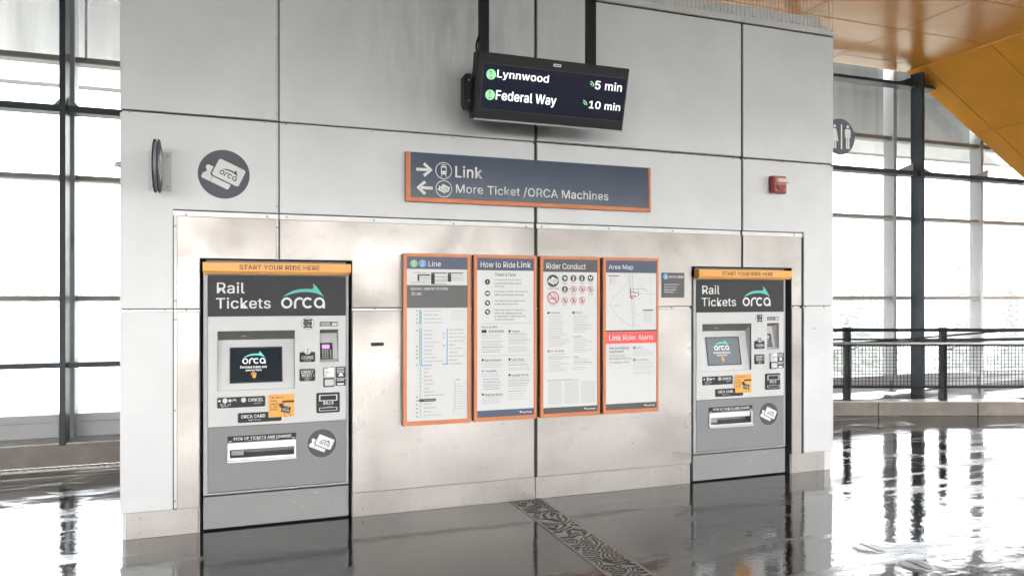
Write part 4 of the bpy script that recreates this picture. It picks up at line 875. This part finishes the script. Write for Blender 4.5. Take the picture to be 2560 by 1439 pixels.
MB().box(-.009, .009, -.06, -.010, -.09, .09).build('bracket_arm', M_frame, r)
aa = Art().badge(0, 0, .164, M_badge, M_pw, M_ink, 0).build('disc_print', r, (.0165, -.20, 0)); aa.rotation_euler = (0, 0, radians(90))
# fire alarm
b = Plane((0, D, 0)).box(1938, 441, 1974, 484)
r = empty('fire_alarm', (4.555, D, 2.632), 'red fire alarm sounder with clear strobe on the wall above the right machine', 'fire alarm')
MB().box(-.078, .078, -.050, 0, -.078, .078).build('back_box', M_redb, r, bevel=.006)
MB().box(-.066, .070, -.068, -.051, -.066, .066).build('face_plate', M_redf, r, bevel=.008)
MB().prism([(.052*cos(radians(a)), -.005+.052*sin(radians(a))) for a in range(180, 361, 12)], -.080, -.0685).build('horn_grille', M_redb, r, bevel=.004)
MB().box(-.050, .075, -.100, -.0685, .014, .050).build('strobe', M_clear, r, bevel=.005)
bt = MB(); bt.tube((-.050, -.0685, -.055), (-.050, -.0715, -.055), .006, 8).tube((.055, -.0685, -.055), (.055, -.0715, -.055), .006, 8); bt.build('screw', M_screw, r)
# restroom sign
r = empty('restroom_sign', (5.69, 5.90, 3.24), 'round grey restroom sign with woman and man figures half hidden past the right wall edge', 'sign')
MB().prism(circ(0, 0, .182, 48), 0, .020).build('sign_disc', M_steel, r, bevel=.002); MB().box(-.50, -.17, .022, .034, -.03, .03).build('bracket_arm', M_alu, r)
pl = Plane(r.location[:]); A = Art().circle(0, 0, .180, M_badge, 0, 48)
u, v = pl.uv(2119, 317.5); A.circle(u, v, .017, M_pw, 1, 16).rrect((u-.036, v-.115, u+.036, v-.024), .014, M_pw, 1).rect((u-.022, v-.225, u-.003, v-.11), M_pw, 1).rect((u+.003, v-.225, u+.022, v-.11), M_pw, 1)
u2, v2 = pl.uv(2103.5, 342); A.rect((u2-.009, v2-.125, u2+.009, v2+.125), M_pw, 1)
u, v = pl.uv(2086.5, 315); A.circle(u, v, .017, M_pw, 1, 16).poly([(u-.020, v-.024), (u-.048, v-.15), (u+.048, v-.15), (u+.020, v-.024)], M_pw, 1).rect((u-.020, v-.225, u-.004, v-.14), M_pw, 1).rect((u+.004, v-.225, u+.020, v-.14), M_pw, 1)
A.build('disc_print', r)
# small camera stub on the left flank
r = empty('security_camera', (-.755, 5.72, 2.53), 'small pale dome camera peeping past the left edge of the kiosk', 'camera')
cm = MB(); cm.tube((0, 0, 0), (-.04, 0, 0), .022, 16).tube((-.04, 0, 0), (-.075, 0, -.002), .022, 16, .014); cm.build('housing', M_pw, r, smooth=True); MB().tube((-.03, -.018, -.022), (-.03, -.024, -.028), .005, 6).build('lens', M_ink, r)

# ================================================================== hanging departures display
X0, X1 = 1.567, 2.777; Yt, Yb, Zt, Zb = 5.0, 5.12, 3.357, 2.905
tl_ = atan2(Yb-Yt, Zt-Zb); Hm = sqrt((Yb-Yt)**2+(Zt-Zb)**2); W = X1-X0
dsp = empty('departure_display', (X0, Yb, Zb), 'black departures display hanging from two ceiling poles in front of the wall', 'display')
cas = MB().box(0, W, 0, .12, 0, Hm).box(.02, W-.02, .12, .16, .06, Hm-.06).build('casing', M_mon, dsp, bevel=.005); cas.rotation_euler = (tl_, 0, 0)
pl = Plane((X0, Yb, Zb), (1, 0, 0), (0, -sin(tl_), cos(tl_)))
def B4(x0, y0, x1, y1): return pl.box(1150+x0/4.11, y0/4.11, 1150+x1/4.11, y1/4.11)
def p4(x, y): return pl.uv(1150+x/4.11, y/4.11)
b = B4(242, 648, 1660, 1246)
MB().grid(b[0]-.006, b[2]+.006, b[1]-.006, b[3]+.006, -.004, -.0005, [(b[0], b[2], b[1], b[3])]).build('bezel', M_ink, cas)
MB().box(b[0], b[2], -.003, -.001, b[1], b[3]).build('screen', M_scr, cas)
MB().box(*[q_ for q_ in (0, W)], -.004, -.0005, -.006, .006).build('bottom_trim', M_frame, cas)
for t_, bx in (('Lynnwood', (385, 718, 903, 872)), ('Federal Way', (373, 928, 978, 1108)), ('5 min', (1393, 830, 1655, 945)), ('10 min', (1330, 1035, 1637, 1142))):
    Art().text(t_, B4(*bx), M_ledw, 1, .028).build('lettering', cas, (0, -.003, 0))
for cx_, cy_ in ((321, 766), (310, 976)):
    u, v = p4(cx_, cy_); A = Art(); A.circle(u-.002, v, .036, M_ledg, 1, 32).text('1', (u-.014, v-.024, u+.008, v+.024), M_ink, 2, .05).text('1', (u-.011, v-.020, u+.005, v+.020), M_ledg, 3, .0).build('line_symbol', cas, (0, -.003, 0))
for cx_, cy_ in ((1340, 885), (1266, 1078)):
    u, v = p4(cx_, cy_); u -= .006; A = Art()
    for rad in (.017, .032): A.arc(u, v, rad, 0, 90, .006, M_ledg, 1)
    A.build('signal_symbol', cas, (0, -.003, 0))
u, v = p4(1000, 675); Art().rrect((u-.030, v-.010, u+.030, v+.010), .003, M_pw, 0).rect((u-.022, v-.003, u+.022, v+.003), M_inkg, 1).build('maker_badge', cas, (0, 0, 0))
for px in (1213.5, 1482.5):
    xx = WX(px, 5.10)-X0
    po = MB().box(xx-.033, xx+.033, -.01, .055, Hm-.06, 4.95-Zb-.005).build('ceiling_pole', M_black, dsp, bevel=.003)
MB().box(WX(1213.5, 5.1)-X0+.034, WX(1482.5, 5.1)-X0-.034, .045, .10, .22, .28).build('cross_bar', M_black, dsp)
sb = MB().prism([(-.062, .12), (-.048, .085), (-.003, .08), (-.003, .335), (-.045, .335), (-.062, .315)], .03, .12).build('speaker_box', M_black, dsp, bevel=.004)
MB().box(-.030, -.020, .022, .029, .28, .290).box(-.030, -.020, .022, .029, .13, .140).build('speaker_screw', M_screw, sb)
cb = MB(); pr = None
for i in range(13):
    t = i/12; q_ = Vector((xx*0+(WX(1213.5, 5.1)-X0)-.030-.026*sin(pi*t), .02, Hm-.02+.17*t))
    if pr: cb.tube(pr, q_, .008, 8)
    pr = q_
cb.build('cable', M_black, dsp, smooth=True)

# ================================================================== railing on the ramp kerb
rl = empty('ramp_railing', KP(0, .12, .19), 'black steel railing with square wire mesh and bright handrail on the right kerb', 'railing')
RO = Vector(rl.location)
def R_(t, s, z): return tuple(Vector(KP(t, .12+s, z))-RO)
def t_at(px):
    d = ray(px, 800); d = Vector((d.x, d.y)); P0 = O+nrm*.12; ee = Vector((e.x, e.y)); A_ = P0.x*d.y-P0.y*d.x; return -A_/(ee.x*d.y-ee.y*d.x)
tp = [t_at(2117), t_at(2357)]; dt = tp[1]-tp[0]; T = [tp[0]+dt*k for k in range(-1, 6)]
def tbox(mb_, t0, t1, s0, s1, z0, z1):
    return mb_.add([R_(t0, s0, z0), R_(t1, s0, z0), R_(t1, s1, z0), R_(t0, s1, z0), R_(t0, s0, z1), R_(t1, s0, z1), R_(t1, s1, z1), R_(t0, s1, z1)],
                   [(0, 3, 2, 1), (4, 5, 6, 7), (0, 1, 5, 4), (1, 2, 6, 5), (2, 3, 7, 6), (3, 0, 4, 7)])
for t in T:
    mb_ = MB(); tbox(mb_, t-.045, t-.020, -.03, .03, .195, 1.17); tbox(mb_, t+.020, t+.045, -.03, .03, .195, 1.17); tbox(mb_, t-.020, t+.020, -.012, .012, .195, 1.16); tbox(mb_, t-.052, t+.052, -.04, .04, .193, .205); tbox(mb_, t-.05, t+.05, -.034, .034, 1.171, 1.20)
    mb_.build('post', M_black, rl)
    hb_ = MB(); hb_.tube(R_(t+.05, -.02, .90), R_(t+.09, -.085, .915), .010, 6).tube(R_(t+.09, -.085, .915), R_(t+.11, -.085, .962), .010, 6); hb_.build('handrail_bracket', M_frame, rl)
T0, T1 = T[0], T[-1]
for z_, r_, s_ in ((1.165, .024, -.036), (1.035, .013, 0), (.380, .018, 0), (.955, .012, 0)): MB().tube(R_(T0, s_, z_), R_(T1, s_, z_), r_, 10).build('rail', M_black, rl, smooth=True)
MB().tube(R_(T0, -.085, .985), R_(T1, -.085, .985), .019, 12).build('handrail', M_chrome, rl, smooth=True)
ms = MB(); t = T0
while t < T1: ms.tube(R_(t, 0, .39), R_(t, 0, .95), .0042, 4, caps=False); t += .048
zz = .41
while zz < .95: ms.tube(R_(T0, 0, zz), R_(T1, 0, zz), .0042, 4, caps=False); zz += .048
ms.build('wire_mesh', M_black, rl, kind='stuff')
# far handrail rising with the ramp
fr = empty('far_handrail', (8.0, 8.02, 0), 'thin dark handrail rising with the ramp behind the mesh railing', 'handrail')
MB().tube((0, 0, .98), (6.2, .0, 1.24), .014, 8).build('rail', M_black, fr, smooth=True)
for x in (3.4, 4.9, 6.1): MB().tube((x, 0, .16+x*.04), (x, 0, .98+x*.042), .012, 8).build('post', M_black, fr)

# ================================================================== floor ironwork
M_grate = principled('relief_cast_iron', (.30, .28, .26), .3, .6)
gn = M_grate.node_tree; gt = gn.nodes.new('ShaderNodeTexCoord'); gs = gn.nodes.new('ShaderNodeSeparateXYZ'); gm = gn.nodes.new('ShaderNodeMapRange'); gr_ = gn.nodes.new('ShaderNodeValToRGB')
gn.links.new(gt.outputs['Object'], gs.inputs[0]); gn.links.new(gs.outputs['Z'], gm.inputs[0]); gm.inputs['From Min'].default_value = -.0005; gm.inputs['From Max'].default_value = .0045
gr_.color_ramp.elements[0].color = (.018, .016, .014, 1); gr_.color_ramp.elements[1].color = (.40, .38, .36, 1); gr_.color_ramp.elements[0].position = .25; gr_.color_ramp.elements[1].position = .7   # dark in the grooves, bright on the ridges
gn.links.new(gm.outputs[0], gr_.inputs[0]); gn.links.new(gr_.outputs[0], gn.nodes['Principled BSDF'].inputs['Base Color'])
gr = empty('floor_grating', (GX0, 0, 0), 'long cast iron floor grating with swirling wave relief leading to the wall', 'grating')
cells = []
for k in range(150):
    cells.append((random.uniform(-.02, .28), random.uniform(-.2, 5.6), random.uniform(0, 2*pi), random.random()))
def relief(x, y):
    best = None; bd = 1e9
    for c in cells_near(y):
        d = (x-c[0])**2+((y-c[1])*.55)**2
        if d < bd: bd = d; best = c
    cx_, cy_, a, k = best
    if k < .45: r0 = sqrt((x-cx_-.05*cos(a))**2+(y-cy_-.05*sin(a))**2); ph = r0/.027
    else: ph = (x*cos(a*.18+1.2)+y*sin(a*.18+1.2)*.35+.010*sin(y*28+a*3))/.024
    return sin(2*pi*ph)
_cs = sorted(cells, key=lambda c: c[1])
import bisect
_cy = [c[1] for c in _cs]
def cells_near(y):
    i = bisect.bisect_left(_cy, y-.3); j = bisect.bisect_right(_cy, y+.3); return _cs[i:j] or _cs[:1]
nx, sec = 66, .96; wid = GX1-GX0
y1 = 5.635
for s_i in range(3):
    ya, yb = y1-sec*(s_i+1)+.003, y1-sec*s_i-.003; ny = 250; v_ = []; f_ = []
    for j in range(ny+1):
        yy = ya+(yb-ya)*j/ny
        for i in range(nx+1):
            xx = wid*i/nx; ed = min(xx, wid-xx); hgt = .003+.0030*relief(xx, yy) if ed > .012 else .004
            v_.append((xx, yy, hgt-.001))
    for j in range(ny):
        for i in range(nx): k = j*(nx+1)+i; f_.append((k, k+1, k+nx+2, k+nx+1))
    mbx = MB(); mbx.v = v_; mbx.f = f_; mbx.build('grating_section', M_grate, gr, smooth=True)
MB().box(0, wid, -3.5, y1-sec*3-.003, -.02, .003).build('grating_section', M_iron, gr)
MB().box(-.0035, -.0005, -3.5, y1, -.03, .005).box(wid+.0005, wid+.0035, -3.5, y1, -.03, .005).build('edge_bar', M_chrome, gr)
for (mx_, my_, lab) in ((3.79, 3.70, 'small round ribbed iron floor cover, the one nearer the kiosk wall'), (3.81, 3.36, 'small round ribbed iron floor cover, the one nearer the viewer')):
    r = empty('floor_cover', (mx_, my_, 0), lab, 'floor cover', 'round iron covers in the wet floor')
    MB().prism_z(circ(0, 0, .105, 36), -.01, .003).build('rim', M_iron, r)
    ri = MB()
    for k in range(-6, 7):
        hx = sqrt(max(0, .088**2-(k*.013)**2)); ri.box(-hx, -.012, k*.013-.004, k*.013+.004, .003, .007).box(.012, hx, k*.013-.004, k*.013+.004, .003, .007)
    ri.build('rib', M_iron, r, kind='stuff')

# ================================================================== outside: guideway girder, trees, building
gd = empty('guideway_girder', (0, 14, 5.13), 'stained concrete guideway girder seen high through the windows', 'girder')
MB().box(-40, 50, 0, .30, 0, .36).build('edge_beam', M_girdl, gd)
x = -40
while x < 50: MB().box(x+.012, x+7.47, .32, .80, .362, 4.2).build('web_segment', M_gird, gd); x += 7.5
MB().box(-40, 50, -4.6, 5.5, 4.2, 4.5).build('shading_deck_slab', M_gird, gd)  # unseen deck, overhang widened to shade the web below
for px_ in (-26, 4.0, 34):
    c = MB().tube((0, 0, -7), (0, 0, 5.12), .9, 24).build('guideway_column', M_girdl, None, smooth=True, loc=(px_, 16, 0)); tag(c, 'round concrete column under the guideway '+{-26: 'far to the left', 4.0: 'behind the kiosk', 34: 'far to the right'}[px_], 'column', 'columns under the guideway')

def conifer(name, loc, h, seed, label):
    rnd = random.Random(seed); r = empty(name, loc, label, 'tree', 'hazy trees beyond the windows')
    MB().tube((0, 0, 0), (0, 0, h*.97), h*.016, 7, h*.002).build('trunk', M_bark, r)
    lf = MB(); n = 0
    zc = h*.12
    while zc < h*.985:
        R = (h-zc)*.26*rnd.uniform(.5, 1.35)+.15
        for k in range(max(5, int(13*(1-zc/h)+6))):
            a = rnd.uniform(0, 2*pi); L_ = R*rnd.uniform(.55, 1.1); dz = -.25*L_
            for s in range(int(6+L_*3)):
                t = (s+rnd.random())/(6+L_*3); c_ = Vector((cos(a)*L_*t, sin(a)*L_*t, zc+dz*t+rnd.uniform(-.1, .1)))
                w_ = (.34+.34*(1-t))*h/14; d1 = Vector((rnd.uniform(-1, 1), rnd.uniform(-1, 1), rnd.uniform(-.5, .2))).normalized()*w_; d2 = Vector((rnd.uniform(-1, 1), rnd.uniform(-1, 1), rnd.uniform(-.6, .1))).normalized()*w_
                lf.add([c_, c_+d1, c_+d2], [(0, 1, 2)])
        zc += h*.022
    lf.build('crown', M_leaf, r)
def place(px, dist): a = atan((px-CX)/FPX)+TH; k = dist/cos(a-TH); return (k*sin(a), k*cos(a), -7)
for i, (px, dist, top, lab) in enumerate(((92, 62, 585, 'tall hazy conifer seen through the left window, left of the dark post'), (30, 70, 622, 'hazy conifer at the left picture edge'), (215, 75, 600, 'hazy conifer right of the left steel post'), (270, 80, 618, 'hazy conifer close to the left kiosk edge'),
                                (2132, 46, 548, 'large hazy conifer through the right window next to the kiosk edge'), (2185, 55, 640, 'hazy shorter conifer left of the right steel post'), (2405, 50, 632, 'hazy conifer between the right post and the next mullion'), (2530, 48, 655, 'hazy conifer at the right picture edge'))):
    dist *= 1.45; lo = place(px, dist); topz = EYE+(HY-top)*dist/FPX; conifer('conifer', lo, topz+7, 11+i, lab)
bl = empty('far_building', (*place(20, 80)[:2], -7), 'long low pale building seen faintly through the left window', 'building')
MB().box(-14, 9, 0, 10, 0, 6.9).build('wall', M_bld, bl); MB().box(-14.3, 9.3, -.3, 10.3, 6.9, 7.3).build('roof', M_girdl, bl)
wm = MB().box(0, 1.1, -.05, .03, 0, 1.3).mesh('window', M_win)
for rz in (1.2, 4.3):
    for k in range(12): link('window', wm, bl, (-13.2+k*1.85, 0, rz))

# ================================================================== drizzle haze
hm = bpy.data.materials.new('haze'); hm.use_nodes = True; hn = hm.node_tree; hn.nodes.clear()
ho = hn.nodes.new('ShaderNodeOutputMaterial'); hv = hn.nodes.new('ShaderNodeVolumePrincipled'); hv.inputs['Color'].default_value = (.96, .97, .98, 1); hv.inputs['Density'].default_value = HAZE
hn.links.new(hv.outputs[0], ho.inputs['Volume'])
tag(MB().box(-120, 160, -30, 130, -8, 13).build('haze', hm), kind='stuff')
